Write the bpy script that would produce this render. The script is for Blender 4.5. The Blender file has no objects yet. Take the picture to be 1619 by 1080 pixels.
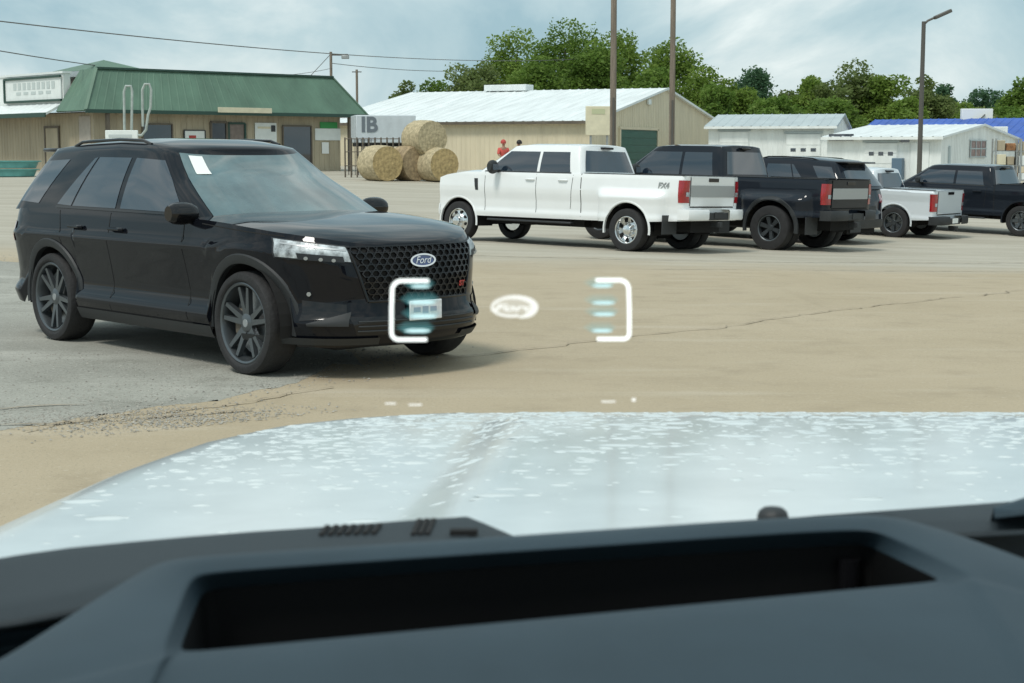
import bpy, bmesh, math, random
import numpy as np
from mathutils import Vector, Matrix, Euler

R = math.radians
rnd = random.Random(7)
rng = np.random.default_rng(11)
sc = bpy.context.scene
col = sc.collection

# ------------------------------------------------------------------ camera, world, sun
EYE = (0.0, 0.0, 1.67)
PITCH = 0.1201
FOC = 2500.0                      # focal length in photograph pixels (1619 wide)
cam = bpy.data.cameras.new('camera')
cam.sensor_width = 36.0
cam.lens = 36.0 * FOC / 1619.0
cam.clip_start, cam.clip_end = 0.05, 6000
cam.dof.use_dof = True
cam.dof.focus_distance = 14.0
cam.dof.aperture_fstop = 20.0
co = bpy.data.objects.new('camera', cam)
col.objects.link(co)
co.location = EYE
co.rotation_euler = (R(90) - PITCH, 0, 0)
sc.camera = co

SUN_EL, SUN_AZ = 58.0, 215.0      # azimuth clockwise from +Y: behind the viewer, to the left
w = bpy.data.worlds.new('World')
sc.world = w
w.use_nodes = True
nt = w.node_tree
nt.nodes.clear()
out = nt.nodes.new('ShaderNodeOutputWorld')
sky = nt.nodes.new('ShaderNodeTexSky')
sky.sky_type = 'NISHITA'
sky.sun_disc = False
sky.sun_elevation = R(SUN_EL)
sky.sun_rotation = R(SUN_AZ)
sky.air_density, sky.dust_density, sky.ozone_density = 1.0, 2.5, 1.0
bg = nt.nodes.new('ShaderNodeBackground')
bg.inputs[1].default_value = 0.075
nt.links.new(sky.outputs[0], bg.inputs[0])
geo = nt.nodes.new('ShaderNodeTexCoord')
mp = nt.nodes.new('ShaderNodeMapping')
mp.inputs['Scale'].default_value = (3.0, 3.0, 4.6)
mp.inputs['Location'].default_value = (0.9, 0.35, 0.2)
nt.links.new(geo.outputs['Generated'], mp.inputs[0])
n1 = nt.nodes.new('ShaderNodeTexNoise')
n1.inputs['Scale'].default_value = 1.7
n1.inputs['Detail'].default_value = 9
n1.inputs['Roughness'].default_value = 0.56
n1.inputs['Distortion'].default_value = 0.5
nt.links.new(mp.outputs[0], n1.inputs[0])
cr = nt.nodes.new('ShaderNodeValToRGB')
el = cr.color_ramp.elements
el[0].position, el[0].color = 0.34, (0.34, 0.51, 0.58, 1)
el[1].position, el[1].color = 0.68, (1.0, 1.06, 1.03, 1)
e = el.new(0.47); e.color = (0.50, 0.65, 0.69, 1)
e = el.new(0.56); e.color = (0.68, 0.79, 0.80, 1)
nt.links.new(n1.outputs[0], cr.inputs[0])
bgc = nt.nodes.new('ShaderNodeBackground')
bgc.inputs[1].default_value = 1.06
nt.links.new(cr.outputs[0], bgc.inputs[0])
mxs = nt.nodes.new('ShaderNodeMixShader')
mxs.inputs[0].default_value = 0.85
nt.links.new(bg.outputs[0], mxs.inputs[1])
nt.links.new(bgc.outputs[0], mxs.inputs[2])
nt.links.new(mxs.outputs[0], out.inputs[0])

sd = bpy.data.lights.new('sun', 'SUN')
sd.energy = 2.0
sd.angle = R(14)
sd.color = (1.0, 0.97, 0.90)
so = bpy.data.objects.new('sun', sd)
col.objects.link(so)
saz = R(SUN_AZ)
sdir = Vector((math.sin(saz) * math.cos(R(SUN_EL)), math.cos(saz) * math.cos(R(SUN_EL)), math.sin(R(SUN_EL))))
so.rotation_euler = (-sdir).to_track_quat('-Z', 'Y').to_euler()

sc.view_settings.view_transform = 'Standard'
sc.view_settings.look = 'None'
sc.view_settings.exposure = 0.13
sc.view_settings.gamma = 1.0
sc.view_settings.use_curve_mapping = False
sc.cycles.max_bounces = 8
sc.cycles.transparent_max_bounces = 12
sc.cycles.use_denoising = True

# ------------------------------------------------------------------ helpers
CP, SP = math.cos(PITCH), math.sin(PITCH)


def ray(px, py):
    a, b = (px - 809.5) / FOC, (540 - py) / FOC
    return Vector((a, CP + b * SP, -SP + b * CP))


def at_y(px, py, Y):
    d = ray(px, py)
    return Vector(EYE) + d * (Y / d.y)


def at_z(px, py, z):
    d = ray(px, py)
    return Vector(EYE) + d * ((z - EYE[2]) / d.z)


def sm(a, b, x):
    t = np.clip((np.asarray(x, float) - a) / (b - a), 0, 1)
    return t * t * (3 - 2 * t)


def gz(x, y):
    y = np.asarray(y, float)
    x = np.asarray(x, float)
    p = np.interp(y, [-20, 12, 16, 24, 31, 35, 40, 52, 66, 80, 110, 400], [0, 0, -0.01, -0.11, -0.20, -0.25, -0.2, 0.06, 0.31, 0.45, 0.6, 1.2])
    return p - 0.025 * np.clip(x, -14, 16) * sm(15, 30, y)


def tag(o, label=None, cat=None, group=None, kind=None):
    if label: o['label'] = label
    if cat: o['category'] = cat
    if group: o['group'] = group
    if kind: o['kind'] = kind
    return o


def empty(name, loc=(0, 0, 0), rz=0.0):
    o = bpy.data.objects.new(name, None)
    o.empty_display_size = 0.3
    o.location = loc
    o.rotation_euler = (0, 0, rz)
    col.objects.link(o)
    return o


def link(name, me, m=None, parent=None):
    o = bpy.data.objects.new(name, me)
    col.objects.link(o)
    if m is not None:
        if not me.materials:
            me.materials.append(m)
        elif me.materials[0] != m:
            o.material_slots[0].link = 'OBJECT'
            o.material_slots[0].material = m
    if parent is not None:
        o.parent = parent
    return o


class MB:
    """collects verts and faces"""
    def __init__(s):
        s.v, s.f = [], []

    def quad(s, a, b, c, d):
        n = len(s.v)
        s.v += [tuple(a), tuple(b), tuple(c), tuple(d)]
        s.f.append((n, n + 1, n + 2, n + 3))

    def poly(s, pts):
        n = len(s.v)
        s.v += [tuple(p) for p in pts]
        s.f.append(tuple(range(n, n + len(pts))))

    def box(s, x0, x1, y0, y1, z0, z1, M=None):
        n = len(s.v)
        P = [(x0, y0, z0), (x1, y0, z0), (x1, y1, z0), (x0, y1, z0), (x0, y0, z1), (x1, y0, z1), (x1, y1, z1), (x0, y1, z1)]
        if M is not None:
            P = [tuple(M @ Vector(p)) for p in P]
        s.v += P
        s.f += [tuple(n + i for i in q) for q in ((0, 3, 2, 1), (4, 5, 6, 7), (0, 1, 5, 4), (1, 2, 6, 5), (2, 3, 7, 6), (3, 0, 4, 7))]
        return s

    def grid(s, P, closed_u=False, closed_v=False, flip=False):
        """P[i][j] points"""
        n = len(s.v)
        U, V = len(P), len(P[0])
        for row in P:
            s.v += [tuple(p) for p in row]
        for i in range(U if closed_u else U - 1):
            for j in range(V if closed_v else V - 1):
                q = (n + i * V + j, n + ((i + 1) % U) * V + j, n + ((i + 1) % U) * V + (j + 1) % V, n + i * V + (j + 1) % V)
                s.f.append(q[::-1] if flip else q)
        return s

    def tube(s, pts, r, k=6, caps=True):
        pts = [Vector(p) for p in pts]
        rr = r if isinstance(r, (list, tuple)) else [r] * len(pts)
        rows = []
        up0 = None
        for i, p in enumerate(pts):
            t = (pts[min(i + 1, len(pts) - 1)] - pts[max(i - 1, 0)]).normalized()
            ref = Vector((0, 0, 1)) if abs(t.z) < 0.9 else Vector((1, 0, 0))
            if up0 is not None:
                ref = up0
            a = t.cross(ref)
            if a.length < 1e-5:
                a = t.cross(Vector((1, 0.3, 0)))
            a.normalize()
            b = a.cross(t).normalized()
            up0 = b
            rows.append([p + a * (math.cos(2 * math.pi * j / k) * rr[i]) + b * (math.sin(2 * math.pi * j / k) * rr[i]) for j in range(k)])
        n = len(s.v)
        s.grid(rows, closed_v=True)
        if caps:
            s.f.append(tuple(n + j for j in range(k)))
            s.f.append(tuple(n + (len(pts) - 1) * k + j for j in reversed(range(k))))
        return s

    def lathe(s, prof, k=32, axis='y'):
        """prof: list of (radius, axial)"""
        rows = []
        for j in range(k):
            a = 2 * math.pi * j / k
            rows.append([(r * math.cos(a), h, r * math.sin(a)) if axis == 'y' else (r * math.cos(a), r * math.sin(a), h) for r, h in prof])
        return s.grid(rows, closed_u=True)

    def mesh(s, name, smooth=True, merge=True, sharp=40):
        me = bpy.data.meshes.new(name)
        me.from_pydata(s.v, [], s.f)
        bm = bmesh.new()
        bm.from_mesh(me)
        if merge:
            bmesh.ops.remove_doubles(bm, verts=bm.verts, dist=1e-5)
        bmesh.ops.recalc_face_normals(bm, faces=bm.faces)
        bm.to_mesh(me)
        bm.free()
        if smooth:
            me.polygons.foreach_set('use_smooth', [True] * len(me.polygons))
            if sharp:
                me.set_sharp_from_angle(angle=R(sharp))
        return me

    def build(s, name, m, parent=None, smooth=True, bevel=0.0, merge=True, sharp=40, seg=2):
        o = link(name, s.mesh(name, smooth, merge, sharp), m, parent)
        if bevel:
            b = o.modifiers.new('bevel', 'BEVEL')
            b.width, b.segments, b.limit_method, b.angle_limit = bevel, seg, 'ANGLE', R(35)
        return o


def text_mesh(txt, size, shear=0.0, depth=0.004, bold=False):
    cu = bpy.data.curves.new('text', 'FONT')
    cu.body, cu.size, cu.shear, cu.extrude = txt, size, shear, depth
    cu.align_x, cu.align_y = 'CENTER', 'CENTER'
    if bold:
        cu.offset = size * 0.03
    o = bpy.data.objects.new('text', cu)
    col.objects.link(o)
    dg = bpy.context.evaluated_depsgraph_get()
    me = bpy.data.meshes.new_from_object(o.evaluated_get(dg))
    bpy.data.objects.remove(o)
    return me


def copy_tree(o, parent=None):
    c = o.copy()
    col.objects.link(c)
    if parent is not None:
        c.parent = parent
    for ch in list(o.children):
        copy_tree(ch, c)
    return c


# ------------------------------------------------------------------ materials
def pm(name, colr, rough=0.6, metal=0.0, coat=0.0, var=0.0, scale=4.0, bump=0.0, bscale=60.0, spec=0.5, alpha=1.0, stretch=None, col2=None, detail=5, coat_ior=1.5):
    m = bpy.data.materials.new(name)
    m.use_nodes = True
    t = m.node_tree
    b = t.nodes['Principled BSDF']
    b.inputs['Base Color'].default_value = (*colr, 1)
    b.inputs['Roughness'].default_value = rough
    b.inputs['Metallic'].default_value = metal
    b.inputs['Coat Weight'].default_value = coat
    b.inputs['Coat Roughness'].default_value = 0.03
    b.inputs['Coat IOR'].default_value = coat_ior
    b.inputs['Specular IOR Level'].default_value = spec
    if var or bump or col2:
        tc = t.nodes.new('ShaderNodeTexCoord')
        src = tc.outputs['Object']
        if stretch:
            mpn = t.nodes.new('ShaderNodeMapping')
            mpn.inputs['Scale'].default_value = stretch
            t.links.new(src, mpn.inputs[0])
            src = mpn.outputs[0]
    if var or col2:
        n = t.nodes.new('ShaderNodeTexNoise')
        n.inputs['Scale'].default_value = scale
        n.inputs['Detail'].default_value = detail
        n.inputs['Roughness'].default_value = 0.6
        t.links.new(src, n.inputs[0])
        r = t.nodes.new('ShaderNodeValToRGB')
        c2 = col2 or tuple(min(1, c * (1 + var)) for c in colr)
        c1 = colr if col2 else tuple(c * (1 - var) for c in colr)
        r.color_ramp.elements[0].position, r.color_ramp.elements[0].color = 0.33, (*c1, 1)
        r.color_ramp.elements[1].position, r.color_ramp.elements[1].color = 0.68, (*c2, 1)
        t.links.new(n.outputs[0], r.inputs[0])
        t.links.new(r.outputs[0], b.inputs['Base Color'])
    if bump:
        n2 = t.nodes.new('ShaderNodeTexNoise')
        n2.inputs['Scale'].default_value = bscale
        n2.inputs['Detail'].default_value = 4
        t.links.new(src, n2.inputs[0])
        bu = t.nodes.new('ShaderNodeBump')
        bu.inputs['Strength'].default_value = bump
        bu.inputs['Distance'].default_value = 0.02
        t.links.new(n2.outputs[0], bu.inputs['Height'])
        t.links.new(bu.outputs[0], b.inputs['Normal'])
    return m


def emis(name, colr, s):
    m = bpy.data.materials.new(name)
    m.use_nodes = True
    b = m.node_tree.nodes['Principled BSDF']
    b.inputs['Base Color'].default_value = (0, 0, 0, 1)
    b.inputs['Emission Color'].default_value = (*colr, 1)
    b.inputs['Emission Strength'].default_value = s
    return m


def ground_mat(name, base, alt, pale, dark, speck, pale_y=None):
    m = bpy.data.materials.new(name)
    m.use_nodes = True
    t = m.node_tree
    b = t.nodes['Principled BSDF']
    b.inputs['Roughness'].default_value = 0.85
    b.inputs['Specular IOR Level'].default_value = 0.3
    g = t.nodes.new('ShaderNodeNewGeometry')

    def noise(scale, det=5, rough=0.55, stretch=None):
        src = g.outputs['Position']
        if stretch:
            mm = t.nodes.new('ShaderNodeMapping')
            mm.inputs['Scale'].default_value = stretch
            t.links.new(src, mm.inputs[0])
            src = mm.outputs[0]
        n = t.nodes.new('ShaderNodeTexNoise')
        n.inputs['Scale'].default_value = scale
        n.inputs['Detail'].default_value = det
        n.inputs['Roughness'].default_value = rough
        t.links.new(src, n.inputs[0])
        return n.outputs[0]

    def ramp(src, p0, p1):
        r = t.nodes.new('ShaderNodeMapRange')
        r.interpolation_type = 'SMOOTHSTEP'
        r.inputs['From Min'].default_value, r.inputs['From Max'].default_value = p0, p1
        t.links.new(src, r.inputs['Value'])
        return r.outputs[0]

    def mix(fac, a, c):
        x = t.nodes.new('ShaderNodeMix')
        x.data_type = 'RGBA'
        t.links.new(fac, x.inputs['Factor'])
        for s, v in ((6, a), (7, c)):
            if isinstance(v, tuple):
                x.inputs[s].default_value = (*v, 1)
            else:
                t.links.new(v, x.inputs[s])
        return x.outputs[2]

    c = mix(ramp(noise(0.35, 6), 0.3, 0.7), base, alt)
    c = mix(ramp(noise(1.7, 8, 0.65), 0.46, 0.82), c, dark)
    c = mix(ramp(noise(0.9, 6, 0.6, (0.35, 1.6, 1)), 0.52, 0.8), c, pale)
    c = mix(ramp(noise(1.1, 5, 0.55, (2.2, .16, 1)), 0.60, 0.95), c, dark)
    if pale_y:
        sx = t.nodes.new('ShaderNodeSeparateXYZ')
        t.links.new(g.outputs['Position'], sx.inputs[0])
        ad = t.nodes.new('ShaderNodeMath'); ad.operation = 'MULTIPLY_ADD'
        t.links.new(noise(0.4, 4), ad.inputs[0]); ad.inputs[1].default_value = 6.0
        t.links.new(sx.outputs[1], ad.inputs[2])
        c = mix(ramp(ad.outputs[0], pale_y[0] + 3, pale_y[1] + 3), c, mix(ramp(noise(0.8, 6, 0.6, (0.3, 1.5, 1)), 0.35, 0.7), (0.37, 0.34, 0.275), (0.46, 0.43, 0.36)))
    c = mix(ramp(noise(55, 3, 0.7), 0.54, 0.70), c, speck)
    c = mix(ramp(noise(24, 3, 0.7), 0.56, 0.76), c, pale)
    t.links.new(c, b.inputs['Base Color'])
    bu = t.nodes.new('ShaderNodeBump')
    bu.inputs['Strength'].default_value = 0.35
    bu.inputs['Distance'].default_value = 0.012
    t.links.new(noise(70, 4, 0.7), bu.inputs['Height'])
    t.links.new(bu.outputs[0], b.inputs['Normal'])
    return m


def leaf_mat(name, c1, c2, c3):
    m = bpy.data.materials.new(name)
    m.use_nodes = True
    t = m.node_tree
    b = t.nodes['Principled BSDF']
    b.inputs['Roughness'].default_value = 0.6
    b.inputs['Specular IOR Level'].default_value = 0.25
    g = t.nodes.new('ShaderNodeNewGeometry')
    r = t.nodes.new('ShaderNodeValToRGB')
    r.color_ramp.elements[0].color = (*c1, 1)
    r.color_ramp.elements[1].color = (*c3, 1)
    x = r.color_ramp.elements.new(0.55); x.color = (*c2, 1)
    n = t.nodes.new('ShaderNodeTexNoise')
    n.inputs['Scale'].default_value = 0.45
    n.inputs['Detail'].default_value = 3
    t.links.new(g.outputs['Position'], n.inputs[0])
    ad = t.nodes.new('ShaderNodeMath'); ad.operation = 'MULTIPLY_ADD'
    t.links.new(g.outputs['Random Per Island'], ad.inputs[0]); ad.inputs[1].default_value = 0.55
    mr = t.nodes.new('ShaderNodeMapRange')
    mr.inputs['From Min'].default_value, mr.inputs['From Max'].default_value = 0.3, 0.7
    mr.inputs['To Max'].default_value = 0.5
    t.links.new(n.outputs[0], mr.inputs['Value'])
    t.links.new(mr.outputs[0], ad.inputs[2])
    t.links.new(ad.outputs[0], r.inputs[0])
    t.links.new(r.outputs[0], b.inputs['Base Color'])
    tr = t.nodes.new('ShaderNodeBsdfTranslucent')
    t.links.new(r.outputs[0], tr.inputs[0])
    mx = t.nodes.new('ShaderNodeMixShader')
    mx.inputs[0].default_value = 0.5
    t.links.new(b.outputs[0], mx.inputs[1]); t.links.new(tr.outputs[0], mx.inputs[2])
    t.links.new(mx.outputs[0], t.nodes['Material Output'].inputs[0])
    return m


M = dict(
    black=pm('black_paint', (0.005, 0.006, 0.009), 0.35, coat=1.0, spec=0.0, coat_ior=1.37),
    charcoal=pm('charcoal_paint', (0.014, 0.018, 0.025), 0.35, coat=1.0, spec=0.0, coat_ior=1.36),
    white=pm('white_paint', (0.80, 0.82, 0.82), 0.3, coat=0.8, var=0.02, scale=2),
    silverwhite=pm('pale_paint', (0.66, 0.71, 0.74), 0.3, coat=0.8),
    glass=pm('dark_glass', (0.012, 0.022, 0.036), 0.02, spec=1.0, coat=0.45, coat_ior=1.6),
    wglass=pm('windscreen_glass', (0.078, 0.125, 0.130), 0.03, spec=1.0, coat=0.7, var=0.4, scale=2.2),  # pale teal noise in the base colour stands for reflected sky
    rubber=pm('tyre_rubber', (0.018, 0.018, 0.019), 0.75, var=0.25, scale=8, bump=0.3, bscale=40),
    trim=pm('black_plastic', (0.022, 0.025, 0.027), 0.55, bump=0.1, bscale=200),
    gloss=pm('gloss_black', (0.006, 0.006, 0.007), 0.12),
    void=pm('underside_black', (0.008, 0.008, 0.008), 0.9),
    rimdark=pm('dark_alloy', (0.13, 0.145, 0.155), 0.32, metal=0.8),
    rimchrome=pm('polished_alloy', (0.75, 0.76, 0.76), 0.18, metal=1.0, var=0.12, scale=12),
    chrome=pm('chrome', (0.72, 0.74, 0.75), 0.12, metal=1.0),
    steel=pm('brushed_steel', (0.42, 0.44, 0.45), 0.4, metal=0.8),
    lamp=pm('headlight_lens', (0.34, 0.38, 0.40), 0.42, metal=0.1, coat=0.15, var=0.7, scale=14),
    lampdark=pm('headlight_recess', (0.03, 0.034, 0.038), 0.45, spec=0.2),
    red=pm('tail_lamp_red', (0.33, 0.008, 0.014), 0.15, coat=1.0, var=0.25, scale=9),
    amber=pm('reflector_amber', (0.6, 0.2, 0.03), 0.2),
    blue=pm('badge_blue', (0.03, 0.07, 0.22), 0.2, coat=1.0),
    plate=pm('plate_white', (0.72, 0.74, 0.76), 0.4, var=0.1, scale=40),
    ink=pm('dark_ink', (0.04, 0.045, 0.05), 0.6),
    paper=pm('paper_white', (0.8, 0.82, 0.8), 0.7),
    siding=pm('tan_siding', (0.40, 0.345, 0.245), 0.6, var=0.14, scale=1.2, stretch=(2, 2, 0.4)),
    tanwall=pm('cream_siding', (0.64, 0.57, 0.42), 0.6, var=0.08, scale=0.8, stretch=(2, 2, 0.4)),
    brown=pm('brown_trim', (0.12, 0.10, 0.075), 0.6, var=0.2, scale=3),
    greenroof=pm('green_roof', (0.095, 0.170, 0.120), 0.55, var=0.16, scale=0.9, stretch=(1, 1, 0.3)),
    greentrim=pm('dark_green_trim', (0.02, 0.06, 0.045), 0.5),
    greendoor=pm('green_door', (0.02, 0.10, 0.075), 0.45, var=0.1, scale=2),
    whiteroof=pm('white_metal_roof', (0.72, 0.76, 0.755), 0.42, var=0.11, scale=0.7, stretch=(3, 0.4, 1)),
    greyroof=pm('grey_metal_roof', (0.42, 0.48, 0.49), 0.5, var=0.1, scale=0.6),
    whitewall=pm('white_siding', (0.77, 0.80, 0.78), 0.55, var=0.10, scale=0.9, stretch=(2, 2, 0.4)),
    blueroof=pm('blue_roof', (0.03, 0.10, 0.42), 0.45, var=0.2, scale=0.8),
    cream=pm('cream_board', (0.68, 0.63, 0.46), 0.6, var=0.08, scale=3),
    signwhite=pm('sign_white', (0.74, 0.78, 0.76), 0.5, var=0.06, scale=3),
    signgreen=pm('sign_green', (0.03, 0.28, 0.07), 0.5),
    signred=pm('sign_red', (0.42, 0.05, 0.04), 0.5),
    hay=pm('hay_side', (0.44, 0.37, 0.235), 0.95, var=0.35, scale=9, bump=1.0, bscale=30),
    hayend=pm('hay_end', (0.43, 0.32, 0.155), 0.95, var=0.35, scale=7, bump=1.0, bscale=30),
    oldhay=pm('old_hay', (0.33, 0.25, 0.15), 0.95, var=0.35, scale=7, bump=1.0, bscale=30),
    wood=pm('pole_wood', (0.20, 0.165, 0.13), 0.85, var=0.3, scale=3, stretch=(6, 6, 0.5), bump=0.5, bscale=30),
    galv=pm('galvanised', (0.34, 0.36, 0.36), 0.5, metal=0.4, var=0.2, scale=4),
    galvlite=pm('muted_pipe_grey', (0.36, 0.41, 0.385), 0.6, var=0.15, scale=5),  # pipe grey, toned close to the colours behind it
    polegrey=pm('lamp_post_paint', (0.09, 0.085, 0.075), 0.5),
    teal=pm('teal_plastic', (0.10, 0.30, 0.28), 0.45, var=0.2, scale=3),
    rust=pm('rust_brown', (0.30, 0.15, 0.07), 0.85, var=0.45, scale=6),
    bark=pm('bark', (0.07, 0.055, 0.04), 0.9, var=0.3, scale=4),
    skin=pm('skin', (0.33, 0.18, 0.12), 0.55),
    coral=pm('coral_cloth', (0.62, 0.11, 0.09), 0.85, var=0.2, scale=6),
    hair=pm('black_hair', (0.012, 0.010, 0.009), 0.6),
    denim=pm('denim', (0.05, 0.07, 0.12), 0.9, var=0.2, scale=8),
    darkcloth=pm('dark_cloth', (0.02, 0.022, 0.028), 0.9),
    dash=pm('dashboard_vinyl', (0.025, 0.043, 0.056), 0.55, var=0.14, scale=7, bump=0.10, bscale=900, spec=0.28),
    dashdark=pm('dashboard_dark_vinyl', (0.024, 0.033, 0.039), 0.6, bump=0.12, bscale=900, spec=0.3),
    hoodwhite=pm('hood_paint', (0.60, 0.645, 0.645), 0.3, coat=0.8, var=0.10, scale=7),  # mottled base colour imitates patchy reflections on the hood
    hud=emis('display_white', (0.93, 1.0, 0.97), 1.5),
    hudbar=emis('display_cyan', (0.62, 0.93, 0.95), 1.0),
    hudsoft=emis('display_dim', (0.95, 0.97, 0.90), 1.0),
)
M['hoodwhite'].node_tree.nodes['Principled BSDF'].inputs['Coat Roughness'].default_value = 0.12
M['tan_ground'] = ground_mat('tan_concrete', (0.395, 0.325, 0.222), (0.435, 0.362, 0.255), (0.475, 0.41, 0.31), (0.33, 0.270, 0.185), (0.29, 0.25, 0.18), (23.0, 29.0))
M['gravel'] = ground_mat('worn_asphalt', (0.29, 0.285, 0.25), (0.37, 0.365, 0.32), (0.48, 0.47, 0.42), (0.20, 0.195, 0.165), (0.12, 0.115, 0.10))

# water beads on the hood
wm = bpy.data.materials.new('water_bead')
wm.use_nodes = True
b_ = wm.node_tree.nodes['Principled BSDF']
b_.inputs['Base Color'].default_value = (0.63, 0.68, 0.675, 1)
b_.inputs['Roughness'].default_value = 0.2
b_.inputs['Specular IOR Level'].default_value = 0.6
M['bead'] = wm

# ------------------------------------------------------------------ setting: ground
def np_mesh(name, V, F):
    me = bpy.data.meshes.new(name)
    V = np.asarray(V, np.float32); F = np.asarray(F, np.int32)
    me.vertices.add(len(V)); me.vertices.foreach_set('co', V.ravel())
    k = F.shape[1]
    me.loops.add(F.size); me.loops.foreach_set('vertex_index', F.ravel())
    me.polygons.add(len(F)); me.polygons.foreach_set('loop_start', np.arange(0, F.size, k, dtype=np.int32))
    try:
        me.polygons.foreach_set('loop_total', np.full(len(F), k, np.int32))
    except Exception:
        pass
    me.update(); me.validate()
    return me


def sheet(name, xs, ys, dz, m):
    X, Y = np.meshgrid(xs, ys)
    Z = gz(X, Y) + dz
    nx, ny = len(xs), len(ys)
    idx = np.arange(nx * ny).reshape(ny, nx)
    F = np.stack([idx[:-1, :-1], idx[:-1, 1:], idx[1:, 1:], idx[1:, :-1]], -1).reshape(-1, 4)
    me = np_mesh(name, np.stack([X, Y, Z], -1).reshape(-1, 3), F)
    me.polygons.foreach_set('use_smooth', [True] * len(me.polygons))
    return link(name, me, m)


xs = np.concatenate([np.linspace(-1500, -60, 8), np.linspace(-50, 50, 81), np.linspace(60, 1500, 8)])
ys = np.concatenate([np.linspace(-60, 0, 8), np.linspace(1, 84, 110), np.linspace(90, 400, 14), np.linspace(500, 3000, 8)])
tag(sheet('ground', xs, ys, 0.0, M['tan_ground']), kind='structure')

# worn grey asphalt apron under and left of the black SUV, with a ragged edge
edge = [at_z(*p, 0.0) for p in ((-160, 705), (-40, 684), (60, 672), (150, 655), (250, 642), (330, 634), (410, 618), (470, 605), (505, 588), (545, 565))]
edge = [Vector((p.x, p.y, 0)) for p in edge] + [Vector((-1.15, 12.2, 0)), Vector((-1.5, 13.6, 0)), Vector((-2.1, 16, 0)), Vector((-3.4, 19.5, 0)), Vector((-6.2, 23, 0)), Vector((-10, 25, 0)), Vector((-16, 26, 0)), Vector((-26, 26.5, 0))]
ragged = []
for i in range(len(edge) - 1):
    a, b = edge[i], edge[i + 1]
    n = max(2, int((b - a).length / 0.06))
    for j in range(n):
        ragged.append(a.lerp(b, j / n))
jit = 0.0
pts = []
for i, p in enumerate(ragged):
    jit = 0.85 * jit + rnd.gauss(0, 0.03)
    pts.append(Vector((p.x, p.y + jit + 0.03 * rnd.gauss(0, 1), 0)))
pts.append(Vector((-26, 8, 0)))
bm = bmesh.new()
vs = [bm.verts.new(p) for p in pts]
bm.faces.new(vs)
bmesh.ops.triangulate(bm, faces=bm.faces)
for k in range(1, 40):
    for axis, c0, step in (('y', 8.0, 0.55), ('x', -26.0, 0.7)):
        n_ = Vector((0, 1, 0)) if axis == 'y' else Vector((1, 0, 0))
        bmesh.ops.bisect_plane(bm, geom=bm.verts[:] + bm.edges[:] + bm.faces[:], plane_co=n_ * (c0 + k * step), plane_no=n_)
for v in bm.verts:
    v.co.z = float(gz(v.co.x, v.co.y)) + (0.0008 if v.is_boundary else 0.005)
me = bpy.data.meshes.new('asphalt_apron')
bm.to_mesh(me); bm.free()
tag(link('asphalt_apron', me, M['gravel']), kind='structure')

# loose stone chips on the apron, thickest along its edge
V, F = [], []
for i in range(5200):
    if rnd.random() < 0.6:
        p = ragged[rnd.randrange(len(ragged) * 2 // 3)]
        x, y = p.x + rnd.gauss(0, 0.3), p.y + abs(rnd.gauss(0.1, 0.6))
    else:
        x, y = rnd.uniform(-6.5, -0.6), rnd.uniform(8.6, 13)
        if y < 9.1 + 0.65 * (x + 4.5): continue
    s = rnd.uniform(0.004, 0.013)
    n = len(V)
    z = float(gz(x, y)) + 0.004
    for (dx, dy, dz) in ((1, 0, .2), (0, 1, .2), (-1, 0, .2), (0, -1, .2), (0, 0, 1)):
        V.append((x + dx * s * rnd.uniform(.6, 1.3), y + dy * s * rnd.uniform(.6, 1.3), z + dz * s * rnd.uniform(.5, 1)))
    for q in ((0, 1, 4), (1, 2, 4), (2, 3, 4), (3, 0, 4)):
        F.append(tuple(n + i_ for i_ in q))
for i in range(2600):
    x, y = rnd.gauss(-2.2, .55), rnd.gauss(9.75, .28)
    if y < 9.1 + 0.65 * (x + 2.9) - .25: continue
    s = rnd.uniform(0.004, 0.011); n = len(V); z = float(gz(x, y)) + 0.004
    for (dx, dy, dz) in ((1, 0, .2), (0, 1, .2), (-1, 0, .2), (0, -1, .2), (0, 0, 1)):
        V.append((x + dx * s * rnd.uniform(.6, 1.3), y + dy * s * rnd.uniform(.6, 1.3), z + dz * s * rnd.uniform(.5, 1)))
    for q in ((0, 1, 4), (1, 2, 4), (2, 3, 4), (3, 0, 4)):
        F.append(tuple(n + i_ for i_ in q))
tag(link('gravel', np_mesh('gravel', V, F), pm('stone_chip', (0.29, 0.275, 0.24), 0.9, var=0.5, scale=30)), kind='stuff')


def crack(name, P, width, m, wob=0.03):
    pl, pr = [], []
    pp = []
    for i in range(len(P) - 1):
        a, b = Vector((*P[i], 0)), Vector((*P[i + 1], 0))
        n = max(2, int((b - a).length / 0.12))
        pp += [a.lerp(b, j / n) for j in range(n)]
    q = 0
    rows = []
    for i, p in enumerate(pp):
        t = (pp[min(i + 1, len(pp) - 1)] - pp[max(i - 1, 0)]).normalized()
        nn = Vector((-t.y, t.x, 0))
        q = 0.85 * q + rnd.gauss(0, wob)
        ww = width * rnd.uniform(0.35, 1.3)
        a, b = p + nn * (q - ww), p + nn * (q + ww)
        rows.append([(a.x, a.y, float(gz(a.x, a.y)) + 0.013), (b.x, b.y, float(gz(b.x, b.y)) + 0.013)])
    o = MB().grid(rows).build(name, m)
    return tag(o, kind='structure')


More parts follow.
